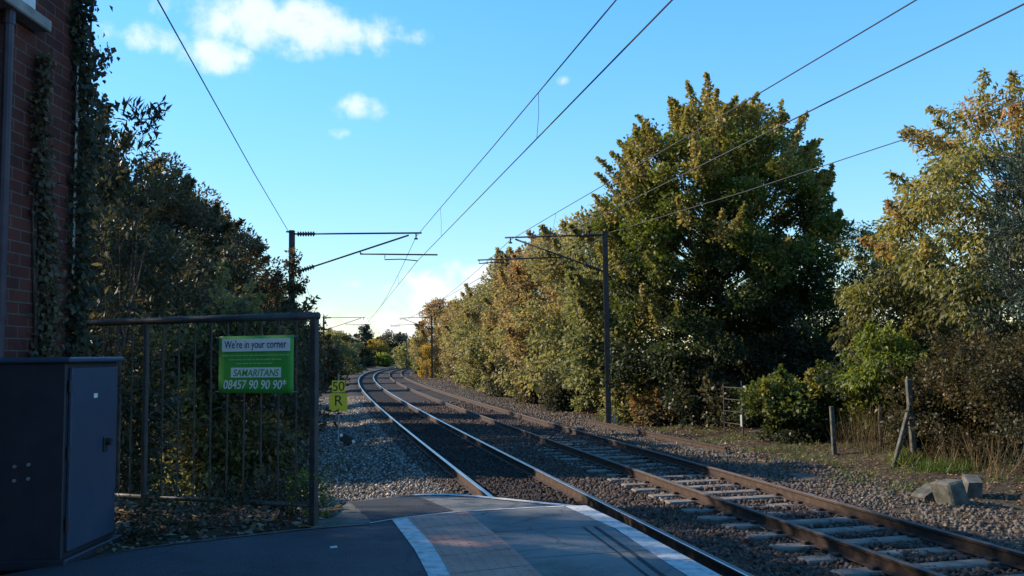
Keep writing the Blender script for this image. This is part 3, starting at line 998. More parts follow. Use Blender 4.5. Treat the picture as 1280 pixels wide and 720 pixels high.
# ------------------------------------------------------------------ railing with the banner on it
fr = Vector((DP(392, 640, 6.3).x, 6.3, 0)); fl = Vector((DP(105, 640, 7.0).x, 7.0, 0))
fd = (fl - fr); FLEN = fd.length; fang = math.atan2(fd.y, fd.x)
ztop = DP(392, 395, 6.3).z - PZ
zbot = DP(392, 632, 6.3).z - PZ
rail = thing('railing', 'dark steel tube railing with thin upright bars at the platform end', 'railing', (fr.x, fr.y, PZ), fang)
m = MB(); m.tube([(-.035, 0, ztop), (FLEN, 0, ztop)], .027, 12); m.build('top_rail', MAT['fence'], rail, True)
m = MB(); m.tube([(0, 0, zbot), (FLEN, 0, zbot)], .017, 10); m.build('bottom_rail', MAT['fence'], rail, True)
for sx, w in ((0, .026), (fd.length * (392 - 182) / (392 - 105) * .985, .018)):
    m = MB(); m.box((sx - w, -w, -.15), (sx + w, w, ztop - .01), bev=.006); m.build('post', MAT['fence'], rail)
nb = 14
for k in range(1, nb):
    x = FLEN * k / nb
    m = MB(); m.tube([(x, 0, zbot), (x, 0, ztop)], .0065, 6); m.build('bar', MAT['fence'], rail)


def text_mesh(name, s, size, mat, parent, loc, rot=(math.pi / 2, 0, 0), shear=0.0, bold=0.0, width=None, ext=.0008, align='LEFT'):
    cu = bpy.data.curves.new(name, 'FONT')
    cu.body = s; cu.size = size; cu.shear = shear; cu.offset = bold; cu.extrude = ext; cu.align_x = align
    t = bpy.data.objects.new(name, cu); COL.objects.link(t)
    bpy.context.view_layer.update()
    me = bpy.data.meshes.new_from_object(t.evaluated_get(bpy.context.evaluated_depsgraph_get()))
    COL.objects.unlink(t); bpy.data.objects.remove(t)
    bm = bmesh.new(); bm.from_mesh(me); bmesh.ops.remove_doubles(bm, verts=bm.verts, dist=1.5e-4); bm.to_mesh(me); bm.free()
    o = bpy.data.objects.new(name, me)
    me.materials.clear(); me.materials.append(mat)
    link(o, parent); o.location = loc; o.rotation_euler = rot
    if width:
        xs = [v.co.x for v in me.vertices]
        o.scale = (width / (max(xs) - min(xs)), 1, 1)
    return o


# banner: hangs on the bars, faces the platform
tl = DP(268.5, 420, 6.5); br_ = DP(366.5, 489.5, 6.5)
BW, BH = .575, .405
bc = DP(317.5, 455.5, 6.40)
ban = thing('banner_sign', 'green helpline banner with white and navy lettering tied to the railing bars', 'sign', (bc.x, 6.3 + (bc.x - fr.x) * math.tan(fang) - .03, bc.z), fang + math.pi)
ban.scale = (1.13, 1, 1.03)
vs, fs = [], []
rr_ = np.random.RandomState(4)
for j in range(9):
    for i_ in range(13):
        x = -BW / 2 + BW * i_ / 12; z_ = -BH / 2 + BH * j / 8
        vs.append((x, .004 * math.sin(x * 17 + z_ * 6), z_))
for j in range(8):
    for i_ in range(12):
        a = j * 13 + i_; fs.append((a, a + 1, a + 14, a + 13))
m = MB(); m.quad_faces(vs, fs); pnl = m.build('panel', MAT['green'], ban, True)
sm = pnl.modifiers.new('thick', 'SOLIDIFY'); sm.thickness = .003
m = MB(); m.box((-.255, -.0085, .092), (.265, -.0065, .182)); m.build('white_strip', MAT['white_ink'], ban)
m = MB(); m.box((-.183, -.0085, -.092), (.198, -.0065, -.022)); m.build('white_box', MAT['white_ink'], ban)
text_mesh('lettering', "We're in your corner", .078, MAT['navy_ink'], ban, (-.235, -.0095, .116), bold=.0003, width=.475)
text_mesh('lettering', 'SAMARITANS', .070, MAT['green'], ban, (-.167, -.0095, -.083), shear=.22, bold=.0008, width=.35)
text_mesh('lettering', '08457 90 90 90*', .088, MAT['white_ink'], ban, (-.245, -.0085, -.172), shear=.18, bold=.0005, width=.48)
m = MB()                                                    # three lines of print too small to read
for j, (zz, xa, xb) in enumerate(((.060, -.25, .26), (.030, -.20, .20), (.002, -.145, .145))):
    x = xa
    while x < xb - .01:
        w = min(rr_.uniform(.018, .05), xb - x)
        m.box((x, -.0075, zz), (x + w, -.0065, zz + .008)); x += w + .007
m.build('small_print', MAT['pale_ink'], ban)
for sx in (-1, 1):
    for sz in (-1, 1):
        m = MB(); m.tube([(sx * (BW / 2 - .006), -.008, sz * (BH / 2 - .012)), (sx * (BW / 2 + .03), .012, sz * (BH / 2 - .008))], .003, 5); m.build('cable_tie', MAT['grey_steel'], ban)

# ------------------------------------------------------------------ speed restriction sign
sY = 24.0
sb = DP(422, 548, sY); sg = gzf(sb.x, sY)
sp_ = thing('speed_sign', 'yellow speed sign reading 50 over R on a thin pole beside the near rail', 'sign', (DP(423, 500, sY).x, sY, sg), .12)
zc = lambda py: DP(423, py, sY).z - sg
m = MB(); m.tube([(0, .03, -.2), (0, .03, zc(468))], .022, 8); m.build('pole', MAT['grey_steel'], sp_)
m = MB(); m.box((-.175, -.004, zc(490.5)), (.175, .008, zc(475.5)), bev=.003); pl = m.build('number_plate', MAT['yellow'], sp_)
text_mesh('numeral', '5', .36, MAT['black'], pl, (-.085, -.006, zc(488.5)), bold=.0, align='CENTER')
text_mesh('numeral', '0', .36, MAT['black'], pl, (.085, -.006, zc(488.5)), bold=.0, align='CENTER')
m = MB(); m.box((-.24, -.004, zc(514)), (.235, .008, zc(491.5)), bev=.003); pl = m.build('letter_plate', MAT['yellow'], sp_)
text_mesh('lettering', 'R', .40, MAT['black'], pl, (0, -.006, zc(507)), bold=.0, align='CENTER')

# small black ground unit with two white discs
gp = on_ground(432, 557)
gu = thing('ground_unit', 'small black lineside unit with two white discs lying on the gravel', 'trackside unit', tuple(gp), .3)
m = MB(); m.box((-.17, -.10, -.03), (.17, .12, .20), rot=Matrix.Rotation(.5, 3, 'Y'), org=Vector((0, 0, .10)), bev=.02); m.build('housing', MAT['black'], gu)
for dx, dz in ((-.13, .30), (.20, .12)):
    m = MB(); m.tube([(dx, -.13, dz), (dx, -.09, dz)], .045, 14); m.build('disc', MAT['white'], gu)

# ------------------------------------------------------------------ rails and sleepers
def rail_obj(d, shine, label, y0=-12.0, y1=300.0):
    prof = [(-.07, -.159), (.07, -.159), (.07, -.148), (.012, -.135), (.012, -.045), (.036, -.035), (.036, -.006), (.028, 0.0), (-.028, 0.0), (-.036, -.006), (-.036, -.035), (-.012, -.045), (-.012, -.135), (-.07, -.148)]
    ys_ = np.concatenate([np.arange(y0, 60, 1.0), np.arange(60, y1 + 1, 3.0)])
    n = len(prof)
    S = slope(ys_); nx = 1 / np.sqrt(1 + S * S); ny = -S / np.sqrt(1 + S * S)
    cx = tx(ys_, d)
    v = np.array([[(cx[i] + p[0] * nx[i], ys_[i] + p[0] * ny[i], p[1]) for p in prof] for i in range(len(ys_))]).reshape(-1, 3)
    f, mi = [], []
    for i in range(len(ys_) - 1):
        for k in range(n):
            f.append((i * n + k, i * n + (k + 1) % n, (i + 1) * n + (k + 1) % n, (i + 1) * n + k)); mi.append(1 if k in (6, 7, 8) else 0)
    mb = MB(); mb.quad_faces(v, f); mb.mi = mi
    o = mb.build('rail', [MAT['rust'], MAT[shine]])
    return tag(o, label, 'rail')


rail_obj(RAILS[0], 'rail_shine', 'bright polished rail nearest the platform edge and the gravel')
rail_obj(RAILS[1], 'rail_shine', 'polished rail of the near track, on the side of the brown ballast')
rail_obj(RAILS[2], 'rail_dull', 'dull rusty rail of the far track, on the side of the near track')
rail_obj(RAILS[3], 'rail_dull', 'dull rusty rail farthest from the platform, along the tree side')


def sleeper_proto(mat, name, label, group):
    o = thing(name, label, 'sleeper', (0, 0, 0), 0, group)
    mb = MB(); mb.box((-1.25, -.125, -.36), (1.25, .125, -.163), bev=.02); mb.build('block', MAT[mat], o)
    for s in (-.72, .72):
        for t in (-1, 1):
            mb = MB()
            mb.box((s + t * .10 - .04, -.05, -.165), (s + t * .10 + .04, .05, -.125), bev=.008)
            mb.build('rail_clip', MAT['rust'], o)
    return o


def sleeper_row(mat, name, dc, label, group, rs, y0, y1, ofs):
    proto = sleeper_proto(mat, name, label, group)
    far = None; Y = y0; first = True
    while Y < y1:
        s = float(slope(Y)); x = float(tx(Y, dc)); rz = math.atan(-s) * -1
        rz = math.atan2(-s, 1) * 1.0
        rot = -math.atan(s)
        # the sleeper's long axis stands square to the track
        loc = (x + rs.normal(0, .015), Y + rs.normal(0, .012), rs.normal(0, .006) + ofs - .045 * min(1, max(0, (Y - 15) / 18)))
        if first:
            o = proto; o.location = loc; first = False; o.rotation_euler = (0, 0, rot)
        elif Y < 30:
            o = dup(proto, loc, rot + rs.normal(0, .006))
        else:
            if far is None:
                mesh = proto.children[0].data
            o = bpy.data.objects.new(name, mesh); COL.objects.link(o)
            o.location = loc; o.rotation_euler = (0, 0, rot)
            tag(o, label, 'sleeper', group)
        Y += .65 / math.sqrt(1 + s * s)


rs = np.random.RandomState(8)
sleeper_row('sleeper', 'concrete_sleeper', (RAILS[2] + RAILS[3]) / 2, 'pale concrete sleeper under the far track, half sunk in ballast', 'concrete sleepers of the far track', rs, 4.5, 46, .012)
sleeper_row('timber', 'timber_sleeper', (RAILS[0] + RAILS[1]) / 2, 'dark oily sleeper under the near track beside the platform', 'dark sleepers of the near track', rs, 4.5, 40, -.012)

# spare rail lying on the right, its end cut
ra = on_ground(735, 531); rb = on_ground(908, 567)
m = MB()
for lo, hi in (((-.07, 0, .0), (.07, (rb - ra).length, .02)), ((-.012, 0, .02), (.012, (rb - ra).length, .12)), ((-.035, 0, .12), (.035, (rb - ra).length, .16))):
    m.box(lo, hi)
o = m.build('spare_rail', MAT['rust']); tag(o, 'rusty spare length of rail lying on chippings, cut end towards the platform', 'rail')
o.location = ra; o.rotation_euler = (0, 0, math.atan2(-(rb - ra).x, (rb - ra).y))
o.location.z = min(ra.z, rb.z) + .03

bp = GP(963, 657, -.17)
m = MB(); m.box((-.19, -.16, 0), (.19, .16, .025), bev=.006); o = m.build('board', noisy('bleached_board', [(.3, (.30, .27, .19)), (.7, (.48, .44, .33))], 7, .85))
o.location = bp; o.rotation_euler = (.03, -.05, .35); tag(o, 'small bleached board lying on the ballast between the two tracks', 'board')

# concrete cable trough along the path
m = MB()
ys_ = np.arange(16.0, 34, .9)
for k in range(len(ys_) - 1):
    a, b = ys_[k] + .01, ys_[k + 1] - .01
    q = [(tx(a, 6.55), a), (tx(a, 6.9), a), (tx(b, 6.9), b), (tx(b, 6.55), b)]
    zt_ = float(gz(tx(a, 6.7), a)) + .012 + rs.normal(0, .008)
    m.quad_faces([(*p, zt_ - .1) for p in q] + [(*p, zt_) for p in q], [(3, 2, 1, 0), (4, 5, 6, 7), (0, 1, 5, 4), (1, 2, 6, 5), (2, 3, 7, 6), (3, 0, 4, 7)])
tag(m.build('cable_trough', MAT['old_concrete']), 'low concrete cable trough with slab lids beside the far track', 'cable trough')

# ------------------------------------------------------------------ overhead line: masts and wires
def mast(name, label, side, Y, pxs, base_drop=.35, k=1.0):
    """pxs gives the photo's pixels of one mast; local x runs to the track side"""
    ref = lambda px, py: DP(px, py, 30.0)
    b = ref(pxs['post'][0], pxs['post'][1])
    root = thing(name, label, 'mast', (b.x, 30.0, gzf(b.x, 30.0)))
    g = root.location.z
    lp = lambda px, py: Vector((ref(px, py).x - b.x, 0, ref(px, py).z - g))
    ht = b.z - g
    mb = MB()
    mb.box((-.085, -.085, -.3), (.085, -.068, ht)); mb.box((-.085, .068, -.3), (.085, .085, ht)); mb.box((-.0065, -.0675, -.3), (.0065, .0675, ht - .002))
    mb.build('post', MAT['mast'], root)
    mb = MB(); mb.box((-.28, -.28, -.3), (.28, .28, .08), bev=.03); mb.build('footing', MAT['concrete'], root)
    for nm, a, c, rad in (('top_tube', 'top_a', 'top_b', .030), ('strut_tube', 'strut_a', 'strut_b', .030), ('registration_tube', 'reg_a', 'reg_b', .026)):
        mb = MB(); mb.tube([lp(*pxs[a]), lp(*pxs[c])], rad, 8); mb.build(nm, MAT['mast'], root, True)
    mb = MB(); s0, s1 = lp(*pxs['steady_a']), lp(*pxs['steady_b']); mb.tube([s0 + Vector((0, 0, .14)), s0, (s0 + s1) / 2 + Vector((0, 0, .035)), s1], .019, 6); mb.build('steady_arm', MAT['mast'], root, True)
    ra_ = lp(*pxs['reg_a']); sa_, sb_ = lp(*pxs['strut_a']), lp(*pxs['strut_b']); su = sa_.lerp(sb_, (ra_.x - sa_.x) / (sb_.x - sa_.x))
    mb = MB(); mb.tube([su, ra_ + Vector((side * .03, 0, -.02))], .022, 6); mb.build('drop_bracket', MAT['mast'], root)
    mb = MB(); t = lp(*pxs['hang']); mb.tube([t, t + Vector((0, 0, -.18))], .025, 6); mb.tube([t + Vector((-.06, 0, -.18)), t + Vector((.06, 0, -.18))], .03, 6); mb.build('clamp', MAT['mast'], root)
    for a, c in (('top_a', 'top_b'), ('strut_a', 'strut_b')):
        p, q = lp(*pxs[a]), lp(*pxs[c]); dv = (q - p).normalized()
        mb = MB(); pts, rad = [], []
        for j in range(29):
            pts.append(p + dv * (.10 + j * .022)); rad.append(.095 if j % 4 == 1 else (.08 if j % 4 == 2 else .042))
        mb.tube(pts, rad, 10); mb.build('insulator', MAT['insul'], root, True)
    mb = MB(); mb.tube([(0, 0, ht - .06), (side * -.2, 0, ht - .04)], .03, 6); mb.build('bracket', MAT['mast'], root)
    return root


Lpx = dict(post=(365, 288), top_a=(368, 292.5), top_b=(527, 291.2), strut_a=(368, 341), strut_b=(511, 294), reg_a=(450, 317.5), reg_b=(547, 318.5), steady_a=(481, 324.5), steady_b=(522, 326), hang=(520, 292))
Rpx = dict(post=(756, 289), top_a=(753, 293.5), top_b=(631, 297), strut_a=(754, 339), strut_b=(644, 299), reg_a=(702, 321.5), reg_b=(597, 325), steady_a=(599, 329.5), steady_b=(632, 329), hang=(638, 297))
mL = mast('overhead_line_mast', 'dark steel overhead line mast beside the railing, ivy on its lower half', 1, 30, Lpx)
mR = mast('overhead_line_mast', 'nearest steel overhead line mast on the tree side, beside the far track', -1, 30, Rpx)
GM = 'masts along the curving line'
for o in (mL, mR): o['group'] = GM


def mast_at(src, px, Y, label):
    p = DP(px, 448, Y)
    return dup(src, (p.x, Y, gzf(p.x, Y)), 0, label=label, group=GM)


mast_at(mL, 404.5, 94, 'small distant mast above the dark bushes left of the line')
mast_at(mR, 540, 93, 'slim distant mast in front of the autumn hedge')
mast_at(mR, 508, 158, 'farthest mast, where the line bends out of sight')


def wire_run(parent, name, pts, rad):
    mb = MB(); mb.tube(pts, rad, 6, cap=False)
    return mb.build(name, MAT['wire'], parent)


def sag(a, b, s, n=9):
    a, b = Vector(a), Vector(b)
    return [a.lerp(b, t / n) - Vector((0, 0, 4 * s * (t / n) * (1 - t / n))) for t in range(n + 1)]


def through(a, p, Yb, zb):
    """extend the run a->p (seen in the photo) back towards the camera and past it"""
    d = (p - a); t = (Yb - a.y) / d.y
    e = a + d * t; e.z = zb
    return e


def overhead(label, c30, c8, m30, m10, dcen, far, drops):
    root = thing('overhead_wires', label, 'wires', (0, 0, 0))
    cont = [through(c30, c8, -30, c30.z), c8, c30]
    for i, Y in enumerate(far): cont.append(Vector((float(tx(Y, dcen)) + (.2 if i % 2 else -.2), Y, c30.z)))
    wire_run(root, 'contact_wire', cont, .0095)
    mes = []
    e = through(m30, m10, -30, m30.z)
    near = [e, Vector((m10.x + (e.x - m10.x) * .3, m10.y - 12, m10.z - .28)), m10, m10.lerp(m30, .35) - Vector((0, 0, .02)), m10.lerp(m30, .7) - Vector((0, 0, .0)), m30]
    mes += near
    prev = m30
    for i, Y in enumerate(far):
        q = Vector((float(tx(Y, dcen)), Y, m30.z)); mes += sag(prev, q, .75)[1:]; prev = q
    wire_run(root, 'messenger_wire', mes, .0095)

    def on(poly, Y):
        for a, b in zip(poly, poly[1:]):
            if a.y <= Y <= b.y: return a.lerp(b, (Y - a.y) / (b.y - a.y))
    for Y in drops:
        a, b = on(mes, Y), on(cont, Y)
        if a and b: wire_run(root, 'dropper', [a, (a + b) / 2 + Vector((.015, 0, 0)), b], .0045)
    return root


overhead('pair of overhead wires strung above the near track', DP(522, 326, 30), DP(840, 0, 8.0), DP(520, 296, 30), DP(770, 0, 9.7), .72, (94, 158, 220), (13.2, 24, 40, 55, 70, 84))
overhead('pair of overhead wires strung above the far track', DP(632, 329, 30), DP(1280, 5, 8.1), DP(638, 300, 30), DP(1145, 0, 9.9), 3.9, (93, 158, 220), (15.5, 24.5, 40, 55, 70, 84))


def single(label, a, p, Ys, pts):
    e = through(a, p, Ys, a.z + .1)
    mb = MB(); run = [e, p, p.lerp(a, .5) - Vector((0, 0, .06)), a]
    for q, s in pts:
        run += sag(run[-1], q, s)[1:]
    mb.tube(run, .0105, 6, cap=False)
    return tag(mb.build('return_wire', MAT['wire']), label, 'wire')


top2L = DP(404, 403, 94); top2R = DP(541, 401, 93)
single('single wire running from the railing side mast head up over the railing', DP(361, 290, 30), DP(197, 0, 10.5), -25, [(top2L, .6)])
single('single wire running across the big sycamore to the tree side mast head', DP(761, 291, 30), DP(1280, 125, 14.6), -25, [(top2R, .6)])

# ------------------------------------------------------------------ far fence, gate and small things on the right
def post_thing(name, label, px, py_base, py_top, w=.055, rot=(0, 0, 0), group=None, mat='old_concrete', cat='post'):
    b = on_ground(px, py_base)
    h = DP(px, py_top, b.y).z - b.z
    mb = MB(); mb.box((-w, -w, -.3), (w, w, h), bev=.012)
    o = mb.build(name, MAT[mat]); o.location = b; o.rotation_euler = rot
    return tag(o, label, cat, group), b, h


b = on_ground(1143, 573); hp = DP(1140, 474, b.y).z - b.z
fp = thing('fence_post', 'tall pale concrete fence post with a sloping strut, above the grass tuft', 'post', tuple(b), 0, 'concrete fence posts on the tree side')
m = MB(); m.box((-.055, -.055, -.3), (.055, .055, hp), rot=Matrix.Rotation(-.03, 3, 'Y'), bev=.012); m.build('upright', MAT['old_concrete'], fp)
st = DP(1112, 573, b.y) - b; stt = Vector((DP(1138, 503, b.y).x - b.x, -.02, DP(1138, 503, b.y).z - b.z))
m = MB(); dv = stt - Vector((st.x, -.12, -.15)); qd = dv.to_track_quat('Z', 'Y').to_matrix()
m.box((-.042, -.042, 0), (.042, .042, dv.length), rot=qd, org=Vector((st.x, -.12, -.15)), bev=.01); m.build('strut', MAT['old_concrete'], fp)
post_thing('fence_post', 'grey concrete fence post under the overhanging ivy bush', 1043, 566, 508, .047, (0, -.02, 0), 'concrete fence posts on the tree side')
post_thing('marker_post', 'short grey stake at the foot of the tree side mast', 768, 533, 518, .045, mat='grey_steel')
ga = on_ground(906, 541); gb_ = on_ground(929, 545)
gt = thing('gate', 'thin metal gate with a round white disc in the shadow under the sycamore', 'gate', tuple(ga), math.atan2(gb_.y - ga.y, gb_.x - ga.x))
gl = (gb_ - ga).length
gh = DP(905, 480, ga.y).z - ga.z
for x in (0, gl): m = MB(); m.tube([(x, 0, -.2), (x, 0, gh + (.12 if x else 0))], .020, 8); m.build('post', MAT['mast'], gt)
for k in range(4): m = MB(); m.tube([(0, 0, gh * (.22 + .24 * k)), (gl, 0, gh * (.22 + .24 * k))], .010, 6); m.build('bar', MAT['mast'], gt)
m = MB(); m.tube([(gl + .22, -.03, gh * .93), (gl + .22, -.05, gh * .93)], .095, 20); m.tube([(gl, 0, gh * .93), (gl + .3, -.02, gh * .93)], .012, 6); m.build('disc', MAT['grey_steel'], gt)
m = MB(); m.box((gl - .05, -.05, gh * .19), (gl + .05, -.03, gh * .42)); m.build('tag', MAT['grey_steel'], gt)

rb_ = np.random.RandomState(2)
for (px, py, sx, sy, sz, rx, ry, rz, lab) in ((1197, 632, .15, .20, .36, -.10, -.16, .25, 'upright grey concrete block tilted on the leaf litter'), (1219, 622, .13, .22, .33, .25, .12, -.3, 'dark concrete block leaning beside the upright one, near the dry stalks'),
                                             (1171, 627, .18, .22, .20, .0, -.55, .1, 'mossy lump of concrete half buried left of the upright block')):
    g = on_ground(px, py)
    mb = MB(); mb.box((-sx, -sy, -.05), (sx, sy, sz), bev=.03)
    o = mb.build('concrete_block', MAT['old_concrete'])
    for v in o.data.vertices: v.co += Vector(rb_.normal(0, .012, 3))
    o.location = (g.x, g.y + .15, g.z); o.rotation_euler = (rx, ry, rz)
    tag(o, lab, 'concrete block', 'concrete blocks dumped by the fence')

# ------------------------------------------------------------------ trees: the tree side
def plant(name, label, cat, px, Y, py_top, R, **kw):
    loc = at(px, Y)
    H = DP(px, py_top, Y).z - loc[2]
    return tree(name, label, cat, loc, H, R=R, **kw)


GR = 'trees along the far track'
plant('sycamore_tree', 'tallest tree on the right, leaves tinted gold for a sunlit top and dark for shade below', 'tree', 900, 31, 140, 4.3, prof=[(.0, .72), (.12, .92), (.3, 1.0), (.5, 1.0), (.70, .97), (.82, .84), (.90, .64), (.96, .40), (1.0, .15)], n_leaves=200000, leaf=.122, mat='leaf_sycamore', seed=5,
      n_clumps=400, clump=.60, shoots=110, shoot_len=1.15, fill=.52, lumpy=.19, shoot_w=.14, trunk_r=.22, base_tint=.31, top_tint=.95, spread=.06, limbs=40, aspect=.8, group=GR)  # leaf tint runs dark to gold, painting in lower shade and sunlit top
hedge = [  # px, Y, top, R, material, tint, label
    (776, 37, 262, 2.5, 'leaf_hedge', .42, 'green bushy tree close behind the tree side mast'),
    (728, 42, 270, 2.7, 'leaf_hedge', .52, 'olive green tree just beyond the tree side mast'),
    (690, 49, 300, 3.0, 'leaf_hedge', .82, 'brownish tree with a russet top left of the tree side mast'),
    (652, 56, 320, 2.8, 'leaf_hedge', .60, 'tree at the left shoulder of the tall hedge, browning leaves'),
    (632, 66, 352, 3.3, 'leaf_hedge', .45, 'rounded green tree stepping down from the hedge shoulder'),
    (604, 76, 362, 3.5, 'leaf_hedge', .55, 'yellow green tree in the middle of the far hedge'),
    (591, 92, 372, 3.4, 'leaf_hedge', .62, 'pale tan tree right of the slim distant mast'),
    (556, 106, 378, 4.0, 'leaf_hedge', .80, 'orange tan tree behind the slim distant mast'),
    (544, 124, 408, 3.4, 'leaf_hedge', .40, 'low olive bush tree left of the slim distant mast'),
    (520, 168, 428, 4.0, 'leaf_hedge', .45, 'small far tree beside the farthest mast'),
]
for i, (px, Y, top, R_, mt, bt, lab) in enumerate(hedge):
    plant('hedgerow_tree', lab, 'tree', px, Y, top, R_, prof=HEDGE, n_leaves=int(32000 if Y < 60 else 24000 if Y < 110 else 12000), leaf=.15 + Y * .0011, mat=mt, seed=40 + i, n_clumps=90, clump=.8 + Y * .002,
          shoots=24, shoot_len=.7, lumpy=.2, base_tint=bt + .07, top_tint=.2, spread=.10, limbs=14, group=GR)
plant('small_tree', 'small bright yellow tree at the foot of the slim distant mast', 'tree', 533, 99, 433, 1.1, prof=BUSH, n_leaves=2500, leaf=.2, mat='leaf_yellow', seed=60, n_clumps=20, clump=.5, shoots=0, limbs=5, base_tint=.55, trunk_r=.05)
# undergrowth along the hedge foot, each bush its own
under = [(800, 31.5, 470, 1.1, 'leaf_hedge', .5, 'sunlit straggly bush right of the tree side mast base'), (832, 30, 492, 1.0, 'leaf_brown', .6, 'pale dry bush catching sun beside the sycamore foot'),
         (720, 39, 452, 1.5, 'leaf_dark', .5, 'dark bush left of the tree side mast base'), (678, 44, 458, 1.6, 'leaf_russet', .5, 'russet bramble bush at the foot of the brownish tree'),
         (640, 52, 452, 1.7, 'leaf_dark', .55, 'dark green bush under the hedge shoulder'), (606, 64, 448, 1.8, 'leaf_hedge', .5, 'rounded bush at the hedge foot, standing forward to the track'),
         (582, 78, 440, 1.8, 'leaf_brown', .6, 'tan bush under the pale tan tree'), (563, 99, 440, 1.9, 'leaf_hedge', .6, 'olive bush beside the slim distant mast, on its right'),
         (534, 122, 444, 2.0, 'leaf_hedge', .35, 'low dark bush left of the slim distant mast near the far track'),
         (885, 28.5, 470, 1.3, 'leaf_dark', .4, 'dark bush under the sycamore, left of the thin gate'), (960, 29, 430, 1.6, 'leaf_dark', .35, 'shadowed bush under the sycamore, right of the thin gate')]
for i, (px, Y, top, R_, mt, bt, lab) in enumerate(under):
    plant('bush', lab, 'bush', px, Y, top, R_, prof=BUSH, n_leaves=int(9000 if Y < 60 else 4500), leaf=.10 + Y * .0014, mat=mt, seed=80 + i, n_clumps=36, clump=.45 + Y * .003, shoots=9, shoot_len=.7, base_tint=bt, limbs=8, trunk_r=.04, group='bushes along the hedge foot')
# ivy bush over the fence, bright climber, cherry, russet thicket, pine
plant('ivy_bush', 'broad ivy bush hanging over the fence left of the sloping strut', 'bush', 985, 23.5, 476, 1.05, prof=[(.0, .8), (.3, .95), (.6, 1.0), (.85, .9), (1, .4)], n_leaves=15000, leaf=.10, mat='leaf_sycamore', seed=101, n_clumps=46, clump=.42, shoots=10, shoot_len=.6, base_tint=.22, top_tint=.8, limbs=8, trunk_r=.05, aspect=.8)
plant('ivy_bush', 'dark ivy bush behind the grey concrete post, straw coloured stems hanging in it', 'bush', 1062, 22.5, 470, 1.1, prof=[(.0, .8), (.3, .95), (.6, 1.0), (.85, .9), (1, .4)], n_leaves=13000, leaf=.10, mat='leaf_sycamore', seed=102, n_clumps=46, clump=.42, shoots=10, shoot_len=.6, base_tint=.35, top_tint=.3, limbs=8, trunk_r=.05, aspect=.8)
plant('climbing_shrub', 'bright lime green climber above the concrete post with the strut', 'shrub', 1098, 20.6, 418, .78, prof=[(.45, .5), (.6, .9), (.8, 1.0), (1, .4)], n_leaves=5200, leaf=.13, mat='leaf_lime', seed=103, n_clumps=26, clump=.36, shoots=8, shoot_len=.55, base_tint=.36, top_tint=.3, droop=.8, limbs=10, trunk_r=.05, aspect=.42)
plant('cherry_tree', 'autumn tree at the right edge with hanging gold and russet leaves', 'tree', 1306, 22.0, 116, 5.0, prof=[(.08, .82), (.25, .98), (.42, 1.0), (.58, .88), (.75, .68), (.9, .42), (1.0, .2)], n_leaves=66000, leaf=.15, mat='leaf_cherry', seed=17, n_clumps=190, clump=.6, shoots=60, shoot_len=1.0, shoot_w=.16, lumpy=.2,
      base_tint=.36, top_tint=.72, spread=.12, droop=.95, trunk_r=.16, limbs=60, aspect=.42)  # leaf tint darkens downwards, standing in for shade on the lower crown
plant('pine_tree', 'dark blue green pine at the right edge in front of the gold leaves', 'tree', 1318, 17.5, 165, 1.3, prof=[(.25, .9), (.45, 1.0), (.65, .9), (.85, .6), (1, .12)], n_leaves=20000, leaf=.13, mat='leaf_pine', seed=19, n_clumps=70, clump=.42, shoots=14, shoot_len=.6, base_tint=.45, top_tint=.2, trunk_r=.1, limbs=24, aspect=.22)
for i, (px, Y, top, R_, bt, lab) in enumerate([(1108, 21.9, 484, .85, .3, 'dark leafy bush between the two concrete posts'), (1016, 23.2, 496, .8, .25, 'low dark bush at the near side of the broad ivy bush'), (948, 26.8, 497, .9, .25, 'low dark bush on the bank beside the thin gate, to its right'), (1165, 18.9, 500, .8, .4, 'small bush beside the tall concrete post, on the block side')]):
    plant('bush', lab, 'bush', px, Y, top, R_, prof=BUSH, n_leaves=9000, leaf=.085, mat='leaf_sycamore' if i < 3 else 'leaf_russet', seed=140 + i, n_clumps=36, clump=.34, shoots=10, shoot_len=.5, base_tint=bt, limbs=8, trunk_r=.03, aspect=.7)
thick = [(1165, 18.2, 462, 1.0, 'russet thicket right of the concrete post with the strut'), (1215, 17.0, 432, 1.2, 'tall russet thicket behind the dry stalks'), (1275, 15.8, 420, 1.3, 'russet thicket cut by the right edge of the picture')]
for i, (px, Y, top, R_, lab) in enumerate(thick):
    plant('thicket', lab, 'bush', px, Y + 1.2, top, R_, prof=BUSH, n_leaves=14000, leaf=.075, mat='leaf_russet', seed=120 + i, n_clumps=60, clump=.4, shoots=18, shoot_len=.7, base_tint=.5, top_tint=.1, limbs=16, trunk_r=.035)
# dark trees behind, between the sycamore and the cherry
plant('background_tree', 'smaller autumn tree filling the gap between the sycamore and the gold leaved tree', 'tree', 1080, 33, 292, 2.8, prof=HEDGE, n_leaves=24000, leaf=.15, mat='leaf_cherry', seed=131, n_clumps=90, clump=.7, shoots=24, droop=.8, aspect=.42, base_tint=.3, top_tint=.4, limbs=12)
plant('background_tree', 'dark tree low behind the ivy bush and the gate', 'tree', 990, 38, 400, 3.2, prof=HEDGE, n_leaves=15000, leaf=.17, mat='leaf_dark', seed=132, n_clumps=80, clump=.8, shoots=8, base_tint=.35, limbs=12)
plant('background_tree', 'dark tree behind the russet thickets at the right edge', 'tree', 1235, 28, 330, 3.6, prof=HEDGE, n_leaves=16000, leaf=.16, mat='leaf_russet', seed=133, n_clumps=80, clump=.8, shoots=8, base_tint=.35, limbs=12)

